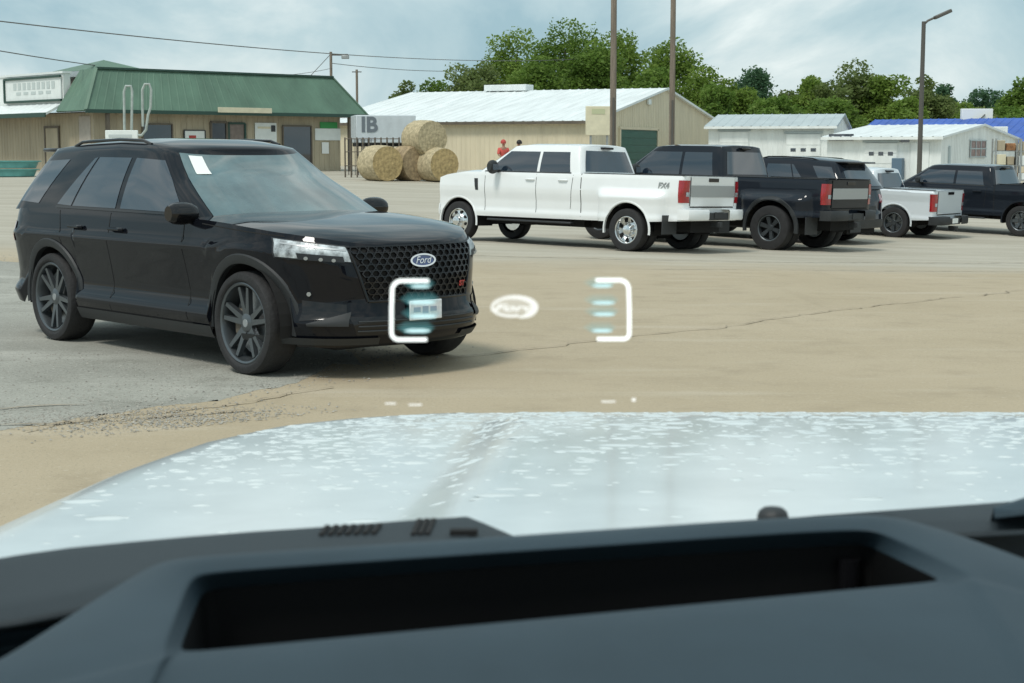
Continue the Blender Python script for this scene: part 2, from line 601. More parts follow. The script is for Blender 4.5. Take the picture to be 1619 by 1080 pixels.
mcrack = pm('joint_dirt', (0.31, 0.255, 0.185), 0.95, var=0.4, scale=6)
crack('pavement_crack', [(-0.6, 12.5), (0.3, 13.35), (2.0, 15.0), (4.2, 17.6), (7.0, 20.4), (11, 23.6)], 0.011, mcrack)
crack('pavement_crack', [(-2.9, 9.3), (-2.4, 9.9), (-1.7, 10.4), (-1.2, 11.2)], 0.010, mcrack)
crack('pavement_crack', [(-2.35, 6.6), (-2.0, 7.6), (-1.75, 8.6)], 0.008, mcrack, 0.02)
crack('pavement_crack', [(-4.2, 10.2), (-3.4, 10.0), (-2.7, 10.35)], 0.012, mcrack)
crack('pavement_crack', [(-3.9, 9.2), (-3.0, 9.55), (-2.3, 9.7), (-1.55, 10.1)], 0.012, mcrack, 0.02)
crack('pavement_crack', [(-1.0, 27.4), (4, 27.2), (9, 29.2), (16, 31)], 0.03, mcrack)
crack('pavement_crack', [(1.8, 24.4), (6, 25.2), (12, 27)], 0.022, mcrack)


# ------------------------------------------------------------------ vehicles
class Shell:
    """closed body surface: super-elliptic plan loops whose size changes with height"""
    def __init__(s, W, xf, xr, sf, sr, nf, nr, wp, fp, rp, zhi, sill, arches, bump=None, endlo=None):
        s.W, s.xf, s.xr, s.sf, s.sr, s.nf, s.nr = W, xf, xr, sf, sr, nf, nr
        s.wp, s.fp, s.rp, s.zt, s.sill, s.arches, s.bump = wp, fp, rp, zhi, sill, arches, bump

    def w(s, z): return s.W - np.interp(z, *zip(*s.wp))
    def ef(s, z): return s.xf - np.interp(z, *zip(*s.fp)) - s.sf
    def er(s, z): return s.sr - (s.xr + np.interp(z, *zip(*s.rp)))
    def zhi(s, x): return float(np.interp(x, *zip(*s.zt)))

    def zlo(s, x):
        z = float(np.interp(x, *zip(*s.sill)))
        for xc, zc, r in s.arches:
            if abs(x - xc) < r:
                z = max(z, zc + math.sqrt(r * r - (x - xc) ** 2))
        return z

    def side_y(s, x, z):
        w = s.w(z)
        if s.bump:
            w += s.bump(x, z)
        if x > s.sf:
            t = min(1, (x - s.sf) / s.ef(z)); return w * (1 - t ** s.nf) ** (1 / s.nf)
        if x < s.sr:
            t = min(1, (s.sr - x) / s.er(z)); return w * (1 - t ** s.nr) ** (1 / s.nr)
        return w

    def front_x(s, y, z):
        c = min(1, abs(y) / s.w(z)); return s.sf + s.ef(z) * (1 - c ** s.nf) ** (1 / s.nf)

    def rear_x(s, y, z):
        c = min(1, abs(y) / s.w(z)); return s.sr - s.er(z) * (1 - c ** s.nr) ** (1 / s.nr)

    def nose(s, a, z, off=0.0):
        """point on the front curve, a = 0 at the side, 90 at the centre"""
        a = R(a); ex, w = s.ef(z) + off, s.w(z) + off
        return Vector((s.sf + ex * math.sin(a) ** (2 / s.nf), w * max(0, math.cos(a)) ** (2 / s.nf), z))

    def tail(s, a, z, off=0.0):
        a = R(a); ex, w = s.er(z) + off, s.w(z) + off
        return Vector((s.sr - ex * math.sin(a) ** (2 / s.nr), w * max(0, math.cos(a)) ** (2 / s.nr), z))

    def stations(s):
        S = []
        for i in range(19):
            S.append(('r', 90 - 90 * i / 18))
        x = s.sr
        while x < s.sf:
            x += 0.025 if any(abs(x - a[0]) < a[2] + 0.04 for a in s.arches) else 0.06
            if x < s.sf - 0.01:
                S.append(('x', x))
        for i in range(25):
            S.append(('f', 90 * i / 24))
        return S

    def pt(s, st, z):
        k, v = st
        if k == 'x':
            return Vector((v, s.side_y(v, z), z))
        p = s.nose(v, z) if k == 'f' else s.tail(v, z)
        if s.bump:
            p.y += s.bump(p.x, z)
        return p

    def mesh(s, rows=30):
        mb = MB()
        S = s.stations()
        P = []
        for st in S:
            p = s.pt(st, 0.7)
            zl, zh = s.zlo(p.x), s.zhi(p.x)
            P.append([s.pt(st, zl + (zh - zl) * j / rows) for j in range(rows + 1)])
        mb.grid(P)
        mb.grid([[Vector((p.x, -p.y, p.z)) for p in r] for r in P], flip=True)
        return mb

    def deck(s, mb, x0, x1, crown=0.03, k=16):
        P = []
        for st in s.stations():
            p = s.pt(st, 0.7)
            z = s.zhi(p.x); q = s.pt(st, z)
            if q.x < x0 or q.x > x1: continue
            c = crown * min(1.0, q.y / s.W * 1.15)
            P.append([(q.x, q.y * (-1 + 2 * j / k), z + c * (1 - (-1 + 2 * j / k) ** 4)) for j in range(k + 1)])
        mb.grid(P)

    def side_patch(s, c, off, sgn, n=(10, 4)):
        """c: four (x,z) corners -> grid on the side surface"""
        P = []
        for i in range(n[0] + 1):
            u = i / n[0]; row = []
            for j in range(n[1] + 1):
                v = j / n[1]
                x = (1 - v) * ((1 - u) * c[0][0] + u * c[1][0]) + v * ((1 - u) * c[3][0] + u * c[2][0])
                z = (1 - v) * ((1 - u) * c[0][1] + u * c[1][1]) + v * ((1 - u) * c[3][1] + u * c[2][1])
                row.append((x, sgn * (s.side_y(x, z) + off), z))
            P.append(row)
        return P

    def end_patch(s, c, off, front=True, n=(10, 4)):
        """c: four (y,z) corners on the front or rear"""
        P = []
        for i in range(n[0] + 1):
            u = i / n[0]; row = []
            for j in range(n[1] + 1):
                v = j / n[1]
                y = (1 - v) * ((1 - u) * c[0][0] + u * c[1][0]) + v * ((1 - u) * c[3][0] + u * c[2][0])
                z = (1 - v) * ((1 - u) * c[0][1] + u * c[1][1]) + v * ((1 - u) * c[3][1] + u * c[2][1])
                x = s.front_x(y, z) + off if front else s.rear_x(y, z) - off
                row.append((x, y, z))
            P.append(row)
        return P


class House:
    """glasshouse: loft between a plan loop at the belt and one at the roof"""
    def __init__(s, b, t, zb, zt, n=5.0, nose=0.30, tail=0.22, bulge=0.02, nr=5.0):
        s.b, s.t, s.zb_, s.zt_, s.n, s.no, s.ta, s.bu, s.nr = b, t, zb, zt, n, nose, tail, bulge, nr   # b,t = (xr, xf, w)

    def dims(s, t):
        xr, xf, w = (s.b[i] * (1 - t) + s.t[i] * t for i in range(3))
        return xr, xf, w + s.bu * 4 * t * (1 - t)

    def zb(s, x): return float(np.interp(x, *zip(*s.zb_)))
    def zt(s, x): return float(np.interp(x, *zip(*s.zt_)))

    def y(s, x, z):
        t = np.clip((z - s.zb(x)) / (s.zt(x) - s.zb(x)), 0, 1)
        xr, xf, w = s.dims(t)
        if x > xf - s.no:
            q = min(1, (x - xf + s.no) / s.no); return w * (1 - q ** s.n) ** (1 / s.n)
        if x < xr + s.ta:
            q = min(1, (xr + s.ta - x) / s.ta); return w * (1 - q ** s.nr) ** (1 / s.nr)
        return w

    def fx(s, y, t):
        xr, xf, w = s.dims(t); c = min(1, abs(y) / w)
        return xf - s.no + s.no * (1 - c ** s.n) ** (1 / s.n)

    def rx(s, y, t):
        xr, xf, w = s.dims(t); c = min(1, abs(y) / w)
        return xr + s.ta - s.ta * (1 - c ** s.nr) ** (1 / s.nr)

    def loop(s, t, m=16, k=24):
        xr, xf, w = s.dims(t)
        H = []
        for i in range(m + 1):
            a = R(90 - 90 * i / m)
            H.append((xr + s.ta - s.ta * math.sin(a) ** (2 / s.nr), w * max(0, math.cos(a)) ** (2 / s.nr)))
        for i in range(1, k):
            H.append((xr + s.ta + (xf - s.no - xr - s.ta) * i / k, w))
        for i in range(m + 1):
            a = R(90 * i / m)
            H.append((xf - s.no + s.no * math.sin(a) ** (2 / s.n), w * max(0, math.cos(a)) ** (2 / s.n)))
        return [Vector((x, y, s.zb(x) * (1 - t) + s.zt(x) * t)) for x, y in H]

    def mesh(s, crown=0.035, rows=10):
        mb = MB()
        L = [s.loop(j / rows) for j in range(rows + 1)]
        mb.grid(L)
        mb.grid([[Vector((p.x, -p.y, p.z)) for p in r] for r in L])
        top = L[-1]
        # rounded roof edge then crown
        P = []
        for p in top:
            P.append([(p.x, p.y * (-1 + 2 * j / 14), p.z + crown * min(1, p.y / s.t[2]) * (1 - abs(-1 + 2 * j / 14) ** 3)) for j in range(15)])
        mb.grid(P)
        return mb

    def side(s, c, off, sgn, n=(12, 5)):
        P = []
        for i in range(n[0] + 1):
            u = i / n[0]; row = []
            for j in range(n[1] + 1):
                v = j / n[1]
                x = (1 - v) * ((1 - u) * c[0][0] + u * c[1][0]) + v * ((1 - u) * c[3][0] + u * c[2][0])
                z = (1 - v) * ((1 - u) * c[0][1] + u * c[1][1]) + v * ((1 - u) * c[3][1] + u * c[2][1])
                row.append((x, sgn * (s.y(x, z) + off), z))
            P.append(row)
        return P

    def end(s, t0, t1, q, off, front=True, q1=None, n=(16, 6)):
        q1 = q if q1 is None else q1
        P = []
        for i in range(n[0] + 1):
            u = -1 + 2 * i / n[0]; row = []
            for j in range(n[1] + 1):
                t = t0 + (t1 - t0) * j / n[1]
                w = s.dims(t)[2]; y = u * w * (q + (q1 - q) * j / n[1])
                x = s.fx(y, t) + off if front else s.rx(y, t) - off
                z = s.zb(x) * (1 - t) + s.zt(x) * t + (off * 0.6)
                row.append((x, y, z))
            P.append(row)
        return P


def wheel_meshes(key, r, wd, rr, style):
    """tyre, rim and disc meshes: axis along y, outer face at +y"""
    h = wd / 2
    mb = MB()
    mb.lathe([(rr, h * .86), (rr + .012, h * .97), (r * .86, h), (r * .955, h * .93), (r * .99, h * .74), (r, h * .4), (r, -h * .4), (r * .99, -h * .74), (r * .93, -h), (rr, -h * .9)], 48)
    tyre = mb.mesh(key + '_tyre')
    mb = MB()
    mb.lathe([(rr, h * .87), (rr - .008, h * .90), (rr - .022, h * .84), (rr - .035, h * .55), (rr - .045, -h * .6), (0.05, -h * .62)], 48)
    if style == 'twin':
        for k in range(5):
            for d in (-1, 1):
                a0 = 2 * math.pi * k / 5 + math.pi / 2
                def pt(rad, ang, hw, y):
                    c, sn = math.cos(ang), math.sin(ang)
                    return [Vector((rad * c - hw * sn, y, rad * sn + hw * c)), Vector((rad * c + hw * sn, y, rad * sn - hw * c))]
                a1 = a0 + d * 0.27
                rows = []
                for f in (0, .35, .7, 1.0):
                    rad = 0.055 + (rr - 0.035 - 0.055) * f
                    ang = a0 + d * (0.42 * (1 - f) * .5 + 0.20 * f)
                    hw = 0.019 - 0.004 * f + 0.004 * (1 - f)
                    y = h * (0.62 + 0.16 * f)
                    A, B = pt(rad, ang, hw, y)
                    C, D = pt(rad, ang, hw * 1.25, y - 0.035)
                    rows.append([A, B, D, C])
                mb.grid(rows, closed_v=True)
        mb.lathe([(0.0, h * .70), (0.05, h * .70), (0.075, h * .62), (0.08, h * .35)], 20)
    elif style == 'multi':
        for k in range(6):
            a0 = 2 * math.pi * k / 6
            rows = []
            for f in (0, .5, 1.0):
                rad = 0.05 + (rr - 0.04 - 0.05) * f; hw = 0.03 + 0.012 * f; y = h * (0.55 + 0.2 * f)
                c, sn = math.cos(a0), math.sin(a0)
                rows.append([Vector((rad * c - hw * sn, y, rad * sn + hw * c)), Vector((rad * c + hw * sn, y, rad * sn - hw * c)),
                             Vector((rad * c + hw * 1.2 * sn, y - .04, rad * sn - hw * 1.2 * c)), Vector((rad * c - hw * 1.2 * sn, y - .04, rad * sn + hw * 1.2 * c))])
            mb.grid(rows, closed_v=True)
        mb.lathe([(0.0, h * .68), (0.06, h * .66), (0.08, h * .4)], 20)
    else:                                        # dually: dished steel with hand holes and hub
        out_ = style == 'dual_front'
        y0 = h * .55 if out_ else -h * .35
        mb.lathe([(rr - .03, h * .6), (rr - .05, y0), (rr * .62, y0 + .02), (rr * .52, y0 + .05 if out_ else y0 - .01), (0.10, y0 + .05 if out_ else y0), (0.09, y0 + .12), (0.06, y0 + .13), (0.0, y0 + .13)], 40)
        for k in range(8):
            a = 2 * math.pi * k / 8
            c, sn = math.cos(a), math.sin(a)
            mb.tube([(rr * .40 * c, y0, rr * .40 * sn), (rr * .40 * c, y0 + .075, rr * .40 * sn)], 0.016, 6)
    rim = mb.mesh(key + '_rim')
    mb = MB()
    if style in ('dual_front', 'dual_rear'):
        for k in range(8):
            a = 2 * math.pi * (k + .5) / 8
            c, sn = math.cos(a) * rr * .72, math.sin(a) * rr * .72
            y = (h * .55 if style == 'dual_front' else -h * .35) + .022
            mb.tube([(c, y - .004, sn), (c, y + .004, sn)], 0.033, 12)
    else:
        mb.lathe([(0.0, h * .05), (rr * .78, h * .05), (rr * .78, -h * .05), (0, -h * .05)], 32)
    disc = mb.mesh(key + '_disc')
    return tyre, rim, disc


def add_wheel(root, meshes, x, y, z, sgn, rimmat, discmat, rot=0.0):
    t, r_, d = meshes
    o = link('wheel', t, M['rubber'], root)
    o.location = (x, y, z)
    o.rotation_euler = (0, rot, 0 if sgn > 0 else math.pi)
    a = link('rim', r_, rimmat, o)
    b = link('brake_disc' if d.name.find('dually') < 0 else 'hand_hole', d, discmat, o)
    if d.name.find('dually') >= 0:
        b['kind'] = 'stuff'
    return o


def place(root, x, y, heading, wb, tr, dz=0.0):
    c, s = math.cos(heading), math.sin(heading)
    def g(lx, ly):
        return float(gz(x + lx * c - ly * s, y + lx * s + ly * c))
    zf, zr_ = (g(wb, tr) + g(wb, -tr)) / 2, (g(-wb, tr) + g(-wb, -tr)) / 2
    zl, zt = (g(wb, tr) + g(-wb, tr)) / 2, (g(wb, -tr) + g(-wb, -tr)) / 2
    ax = Vector((c * 2 * wb, s * 2 * wb, zf - zr_)).normalized()
    ay = Vector((-s * 2 * tr, c * 2 * tr, zl - zt)).normalized()
    az = ax.cross(ay).normalized(); ay = az.cross(ax)
    Mx = Matrix((ax, ay, az)).transposed().to_4x4()
    Mx.translation = Vector((x, y, (zf + zr_) / 2 + dz))
    root.matrix_world = Mx


def arch_trim(sh, xc, zc, r0, r1, sgn, off, a0=-8, a1=188, lip=0.05):
    P = []
    for i in range(37):
        a = R(a0 + (a1 - a0) * i / 36)
        ca, sa = math.cos(a), math.sin(a)
        row = []
        for rad, o, inn in ((r0, off, lip), (r0, off, 0), (r0 + .3 * (r1 - r0), off + .008, 0), (r1 - .012, off + .006, 0), (r1, -0.004, 0)):
            x, z = xc + rad * ca, zc + rad * sa
            row.append((x, sgn * (sh.side_y(x, max(z, zc + .20)) + o - inn), z))
        P.append(row)
    return MB().grid(P)


def well(mb, xc, zc, r, y0, y1, sgn):
    P = []
    for i in range(19):
        a = R(-10 + 200 * i / 18)
        P.append([(xc + r * math.cos(a), sgn * y0, zc + r * math.sin(a)), (xc + r * math.cos(a), sgn * y1, zc + r * math.sin(a))])
    mb.grid(P)


def oval(mb, c, ax, ay, nrm, a, b, d, k=28, inner=None):
    """extruded ellipse (or ring) on a plane"""
    c, ax, ay, nrm = Vector(c), Vector(ax), Vector(ay), Vector(nrm)
    o = [c + ax * (a * math.cos(2 * math.pi * i / k)) + ay * (b * math.sin(2 * math.pi * i / k)) for i in range(k)]
    if inner:
        q = [c + ax * (a * inner[0] * math.cos(2 * math.pi * i / k)) + ay * (b * inner[1] * math.sin(2 * math.pi * i / k)) for i in range(k)]
        mb.grid([[o[i], o[i] + nrm * d, q[i] + nrm * d, q[i]] for i in range(k)], closed_u=True)
    else:
        mb.grid([[p, p + nrm * d] for p in o], closed_u=True)
        mb.poly([p + nrm * d for p in o])


def put_text(me, m, parent, name, pos, xdir, ydir):
    o = link(name, me, m, parent)
    x, y = Vector(xdir).normalized(), Vector(ydir).normalized()
    z = x.cross(y).normalized(); y = z.cross(x)
    Mx = Matrix((x, y, z)).transposed().to_4x4(); Mx.translation = Vector(pos)
    o.matrix_local = Mx
    return o


FORD = text_mesh('Ford', 0.075, 0.35, 0.0015)
W_SUV = wheel_meshes('suv', 0.39, 0.27, 0.308, 'twin')
W_TRK = wheel_meshes('pickup', 0.385, 0.25, 0.25, 'multi')
W_DF = wheel_meshes('dually_front', 0.41, 0.24, 0.265, 'dual_front')
W_DR = wheel_meshes('dually_rear', 0.41, 0.24, 0.265, 'dual_rear')


def mirror_part(root, x, y, z, s, paint, big=False):
    mb = MB()
    rows = []
    k = 1.35 if big else .84
    for i in range(7):
        f = i / 6
        y_ = y + s * (0.02 + 0.24 * f)
        h = (0.085 + 0.02 * math.sin(math.pi * f)) * k * (0.82 if i in (0, 6) else 1); d = 0.075 * (0.75 if i in (0, 6) else 1)
        rows.append([(x + d * math.cos(a), y_, z + h * math.sin(a)) for a in [2 * math.pi * j / 12 for j in range(12)]])
    mb.grid(rows, closed_v=True)
    mb.poly(rows[0]); mb.poly(rows[-1])
    o = mb.build('wing_mirror', paint, root)
    m2 = MB(); m2.box(x - .03, x + .03, min(y - s * .10, y + s * .06), max(y - s * .10, y + s * .06), z - .11, z - .05)
    m2.build('mirror_arm', M['trim'], o, bevel=0.015)
    m3 = MB()
    m3.quad(*[(x - .078, y + s * a, z + b) for a, b in ((.05, -.06), (.22, -.06), (.22, .06), (.05, .06))])
    m3.build('mirror_glass', M['chrome'], o)
    return o


def make_suv(label, paint, group, detail=True):
    root = empty('suv')
    tag(root, label, 'suv', group)
    ar = [(1.5125, 0.39, 0.455), (-1.5125, 0.39, 0.455)]
    sh = Shell(1.0, 2.46, -2.56, 1.15, -1.95, 2.85, 3.4,
               [(.2, .11), (.28, .06), (.36, .03), (.42, .009), (.455, .026), (.495, .062), (.58, .068), (.72, .045), (.88, .014), (.935, .0), (.955, .002), (.985, .024), (1.03, .034), (1.12, .050), (1.18, .066), (1.25, .10)],
               [(.2, .16), (.26, .05), (.32, .01), (.42, 0), (.52, .012), (.60, .022), (.75, .03), (.86, .045), (.94, .07), (1.0, .115), (1.04, .16), (1.2, .27)],
               [(.2, .12), (.32, .03), (.5, .0), (.62, .01), (.7, .035), (.9, .05), (1.05, .09), (1.2, .13)],
               [(-2.56, 1.15), (-1.5, 1.175), (.6, 1.15), (.95, 1.145), (1.3, 1.13), (1.7, 1.10), (2.05, 1.065), (2.25, 1.035), (2.36, 1.005), (2.46, .97)],
               [(-2.56, .34), (-2.0, .30), (-1.1, .25), (1.05, .25), (2.0, .24), (2.46, .24)], ar)
    mb = sh.mesh(34)
    mb.build('body', paint, root, sharp=50)
    mh = MB(); sh.deck(mh, .55, 9, 0.045)
    hood = mh.build('hood', paint, root, sharp=60)
    gh = House((-2.50, 1.05, .905), (-2.12, 0.10, .655), [(-2.6, 1.14), (-1.5, 1.165), (.6, 1.14), (1.1, 1.135)],
               [(-2.3, 1.655), (-2.0, 1.69), (-1.4, 1.725), (-.8, 1.74), (-.3, 1.725), (.06, 1.675), (.3, 1.62)], n=3.2, nose=.36, tail=.35, nr=4, bulge=.028)
    gh.mesh(0.045).build('cabin', paint, root, sharp=55)
    for s in (-1, 1):
        MB().grid(gh.side([(-.40, 1.195), (.60, 1.185), (.02, 1.595), (-.40, 1.615)], .004, s)).build('side_window', M['glass'], root)
        MB().grid(gh.side([(-1.22, 1.20), (-.48, 1.195), (-.48, 1.615), (-1.02, 1.62)], .004, s)).build('side_window', M['glass'], root)
        MB().grid(gh.side([(-1.50, 1.21), (-1.25, 1.20), (-1.05, 1.62), (-1.10, 1.61)], .004, s)).build('quarter_window', M['glass'], root)
        MB().grid(gh.side([(-2.24, 1.225), (-1.86, 1.21), (-1.55, 1.60), (-1.98, 1.585)], .004, s)).build('quarter_window', M['glass'], root)
        # black belt moulding, pillar strips, seams
        MB().grid(gh.side([(-1.52, 1.178), (.74, 1.162), (.68, 1.182), (-1.52, 1.198)], .007, s, (20, 1))).build('belt_moulding', M['gloss'], root)
        for c in ([(-.475, .34), (-.465, .34), (-.465, 1.16), (-.475, 1.16)], [(.735, .36), (.745, .36), (.70, 1.13), (.69, 1.13)], [(-1.17, .50), (-1.16, .50), (-1.36, 1.16), (-1.37, 1.16)]):
            MB().grid(sh.side_patch(c, .0015, s, (1, 14))).build('door_seam', M['void'], root)
        MB().grid(sh.side_patch([(-1.05, .335), (.80, .335), (.80, .343), (-1.05, .343)], .0015, s, (24, 1))).build('sill_seam', M['void'], root)
        m3 = MB(); m3.grid(sh.side_patch([(-1.06, .24), (1.06, .24), (1.06, .335), (-1.06, .335)], .012, s, (30, 3)))
        m3.build('sill_cladding', M['trim'], root)
        for xh in (-.33, -1.02):
            hy = sh.side_y(xh, 1.03)
            mq = MB(); mq.tube([(xh - .11, s * (hy + .012), 1.03), (xh - .09, s * (hy + .034), 1.03), (xh + .09, s * (hy + .034), 1.03), (xh + .11, s * (hy + .012), 1.03)], .014, 8)
            mq.build('door_handle', paint, root)
        for xc, zc, r in ar:
            arch_trim(sh, xc, zc, .448, .525, s, .012).build('arch_trim', M['trim'], root)
        mirror_part(root, .77 if s < 0 else .62, s * (.88 if s < 0 else .83), 1.19, s, M['gloss'])
        # roof rail
        mr = MB()
        pts = [(x, s * (gh.dims(1)[2] - .015), gh.zt(x) + .03 + (.0 if 0 < i < 10 else -.03)) for i, x in enumerate(np.linspace(-1.62, -.30, 11))]
        mr.tube(pts, .014, 8)
        mr.build('roof_rail', M['gloss'], root)
        # tail lamp
        ml = MB(); ml.grid([[sh.tail(a, z, .006) * 1 if s > 0 else Vector((sh.tail(a, z, .006).x, -sh.tail(a, z, .006).y, z)) for z in (.86, .92, .98, 1.04)] for a in np.linspace(14, 72, 12)])
        ml.build('tail_lamp', M['red'], root)
        MB().grid(sh.side_patch([(.95, 1.112), (1.90, 1.045), (1.90, 1.053), (.95, 1.120)], .0015, s, (20, 1))).build('hood_seam', M['void'], root)
        # headlight: lens strip wrapped round the corner, dark recess, bright bar, projector
        def wrap(a0, a1, zf, off, n=16, k=4):
            P = []
            for i in range(n + 1):
                a = a0 + (a1 - a0) * i / n
                z0, z1 = zf(i / n)
                row = []
                for j in range(k + 1):
                    p = sh.nose(a, z0 + (z1 - z0) * j / k, off); p.y *= s
                    row.append(p)
                P.append(row)
            return P
        hl = MB().grid(wrap(27, 63, lambda f: (.905 - .035 * f, 1.035 - .06 * f), .010)).build('headlight', M['lamp'], root)
        if detail:
            MB().grid(wrap(26, 64, lambda f: (.896 - .035 * f, 1.043 - .06 * f), .006)).build('lens_surround', M['lampdark'], hl)
            MB().grid(wrap(38, 60, lambda f: (.888 - .022 * f, .935 - .026 * f), .014)).build('projector_recess', M['lampdark'], hl)
            MB().grid(wrap(30, 62, lambda f: (.998 - .05 * f, 1.010 - .05 * f), .013)).build('light_bar', M['steel'], hl)
            for a in (42, 49, 55):
                p = sh.nose(a, .905 - .0011 * (a - 34), .016); p.y *= s
                nn = Vector((math.sin(R(a)) * 1.0, s * .55 * math.cos(R(a)), 0)).normalized()
                mp_ = MB(); oval(mp_, p, Vector((-nn.y, nn.x, 0)), (0, 0, 1), nn, .016, .013, .004, 14)
                mp_.build('projector', M['steel'], hl)
            # corner intake and blade
            MB().grid(wrap(36, 58, lambda f: (.44 + .03 * f, .59 - .03 * f), .004)).build('side_intake', M['gloss'], root)
            MB().grid(wrap(40, 60, lambda f: (.405, .425 + .085 * f), .012)).build('intake_blade', M['trim'], root)
            MB().grid(wrap(8, 74, lambda f: (.262, .315), .02, 24, 2)).build('lip_spoiler', M['trim'], root)
            pf = sh.nose(40, .635, .012); pf.y *= s
            mf = MB(); oval(mf, pf, (-.45 * s, .9, 0), (0, 0, 1), (.9, .45 * s, 0), .016, .016, .004, 14)
            mf.build('parking_sensor', M['steel'], root)
    # windscreen, rear glass
    ws = MB().grid(gh.end(.05, .955, .90, .006, True, .88)).build('windscreen', M['wglass'] if detail else M['glass'], root)
    MB().grid(gh.end(.12, .80, .84, .006, False, .80)).build('rear_window', M['glass'], root)
    # spoiler
    msp = MB(); msp.box(-2.30, -1.98, -.62, .62, 1.665, 1.70)
    msp.build('rear_spoiler', M['gloss'], root, bevel=.015)
    mz = MB()
    mz.grid(sh.end_patch([(-.30, .66), (.30, .66), (.30, .80), (-.30, .80)], .004, False))
    mz.build('number_plate_recess', M['trim'], root)
    mz = MB()
    for i in range(2):
        mz.grid(sh.end_patch([(-.8, .35), (.8, .35), (.85, .52), (-.85, .52)], .006, False, (16, 3)))
    mz.build('rear_bumper_cladding', M['trim'], root)
    mv = MB()
    mv.box(-2.35, 2.2, -.62, .62, .22, .55); mv.box(-1.0, 1.0, -.88, .88, .24, .5); mv.box(1.96, 2.15, -.55, .55, .3, .8)
    for xc, zc, r in ar:
        for s in (-1, 1):
            well(mv, xc, zc, .46, .55, .955, s)
            mv.box(xc - .45, xc + .45, min(s * .5, s * .56), max(s * .5, s * .56), .25, .9)
    mv.build('underbody', M['void'], root, smooth=False)
    if detail:
        # grille: recess, cells, frame
        gr = MB().grid(sh.end_patch([(-.46, .585), (.46, .585), (.575, .968), (-.575, .968)], .004, True, (20, 8))).build('grille', M['void'], root)
        mg = MB()
        cw, chh = .064, .043
        z, rowi = .610, 0
        while z < .965:
            y = -.60 + (cw / 2 if rowi % 2 else 0)
            while y < .61:
                lim = .46 + (z - .585) * .30
                if abs(y) < lim - .015:
                    o_, i_ = [], []
                    for k in range(6):
                        a = R(60 * k)
                        for lst, f in ((o_, .58), (i_, .43)):
                            yy = y + cw * f * math.cos(a); zz = z + chh * 1.22 * f * math.sin(a)
                            zz = min(max(zz, .588), .975)
                            lst.append(Vector((sh.front_x(yy, zz) + .006, yy, zz)))
                    F0 = Vector((.016, 0, 0))
                    mg.grid([[o_[k], o_[k] + F0, i_[k] + F0, i_[k]] for k in range(6)], closed_u=True)
                y += cw
            z += chh; rowi += 1
        mg.build('grille_mesh', M['gloss'], gr, smooth=False, merge=False)
        mfm = MB()
        P = [(-.465, .58), (.465, .58), (.582, .972), (-.582, .972)]
        ring = []
        for a, b in zip(P, P[1:] + P[:1]):
            for t in np.linspace(0, 1, 12)[:-1]:
                y, z = a[0] + (b[0] - a[0]) * t, a[1] + (b[1] - a[1]) * t
                ring.append(Vector((sh.front_x(y, z) + .012, y, z)))
        mfm.tube(ring + [ring[0]], .011, 6)
        mfm.build('grille_frame', M['gloss'], gr)
        # oval badge
        bx = sh.front_x(0, .865) + .02
        mo = MB(); oval(mo, (bx, 0, .865), (0, 1, 0), (-.1, 0, 1), (1, 0, 0), .115, .046, .012)
        bd = mo.build('oval_badge', M['blue'], root)
        mo = MB(); oval(mo, (bx + .008, 0, .865), (0, 1, 0), (-.1, 0, 1), (1, 0, 0), .122, .050, .012, inner=(.86, .76))
        mo.build('badge_rim', M['chrome'], bd)
        put_text(FORD, M['chrome'], bd, 'badge_lettering', (bx + .015, 0, .865), (0, 1, 0), (-.1, 0, 1))
        st = text_mesh('ST', .055, .2, .003, True)
        put_text(st, M['signred'], root, 'trim_lettering', (sh.front_x(.40, .67) + .03, .40, .67), (-.2, 1, 0), (0, 0, 1))
        # lower bumper
        MB().grid(sh.end_patch([(-.55, .335), (.55, .335), (.60, .47), (-.60, .47)], .006, True, (16, 3))).build('lower_intake', M['gloss'], root)
        mbar = MB()
        for zz in (.365, .40, .435):
            mbar.tube([(sh.front_x(y, zz) + .012, y, zz) for y in np.linspace(-.55, .55, 13)], .007, 5)
        mbar.build('intake_bars', M['trim'], root)
        mpl = MB(); px_ = sh.front_x(0, .5) + .02; mpl.box(px_, px_ + .012, -.155, .155, .425, .57)
        pl = mpl.build('number_plate', M['plate'], root, bevel=.006)
        mpp = MB()
        for y0, y1, z0, z1 in ((-.12, -.055, .485, .52), (-.035, .02, .47, .525), (.04, .10, .485, .52)):
            mpp.box(px_ + .0125, px_ + .0145, y0, y1, z0, z1)
        mpp.build('plate_print', pm('plate_print', (.32, .36, .46), .6), pl)
        # dealer sticker on the windscreen (passenger side)
        stk = []
        for k in range(5):
            row = []
            for j in range(9):
                t = .70 + .23 * j / 8
                y = -gh.dims(t)[2] * (.80 - .155 * k / 4)
                x = gh.fx(y, t) + .012
                row.append((x, y, gh.zb(x) * (1 - t) + gh.zt(x) * t + .008))
            stk.append(row)
        MB().grid(stk).build('window_sticker', M['paper'], ws)
        mw = MB()
        for y0 in (.62, .02):
            ps = []
            for f in np.linspace(0, 1, 8):
                y = y0 - f * .58; t = .035 + .02 * f
                x = gh.fx(y, t) + .02
                ps.append((x, y, gh.zb(x) * (1 - t) + gh.zt(x) * t + .012))
            mw.tube(ps, .009, 6)
        mw.build('wiper', M['trim'], ws)
    for xw in (1.5125, -1.5125):
        for s in (-1, 1):
            wl = add_wheel(root, W_SUV, xw, s * .855, .39, s, M['rimdark'], M['steel'], rnd.uniform(0, 1.2))
            if detail:
                mc = MB(); mc.box(.10, .20, .0, .06, -.10, .10)
                mc.build('brake_caliper', M['brown'], wl, bevel=.02)
                mo = MB(); mo.lathe([(0, .097), (.03, .097), (.034, .088)], 16)
                mo.build('hub_cap', M['steel'], wl)
    return root


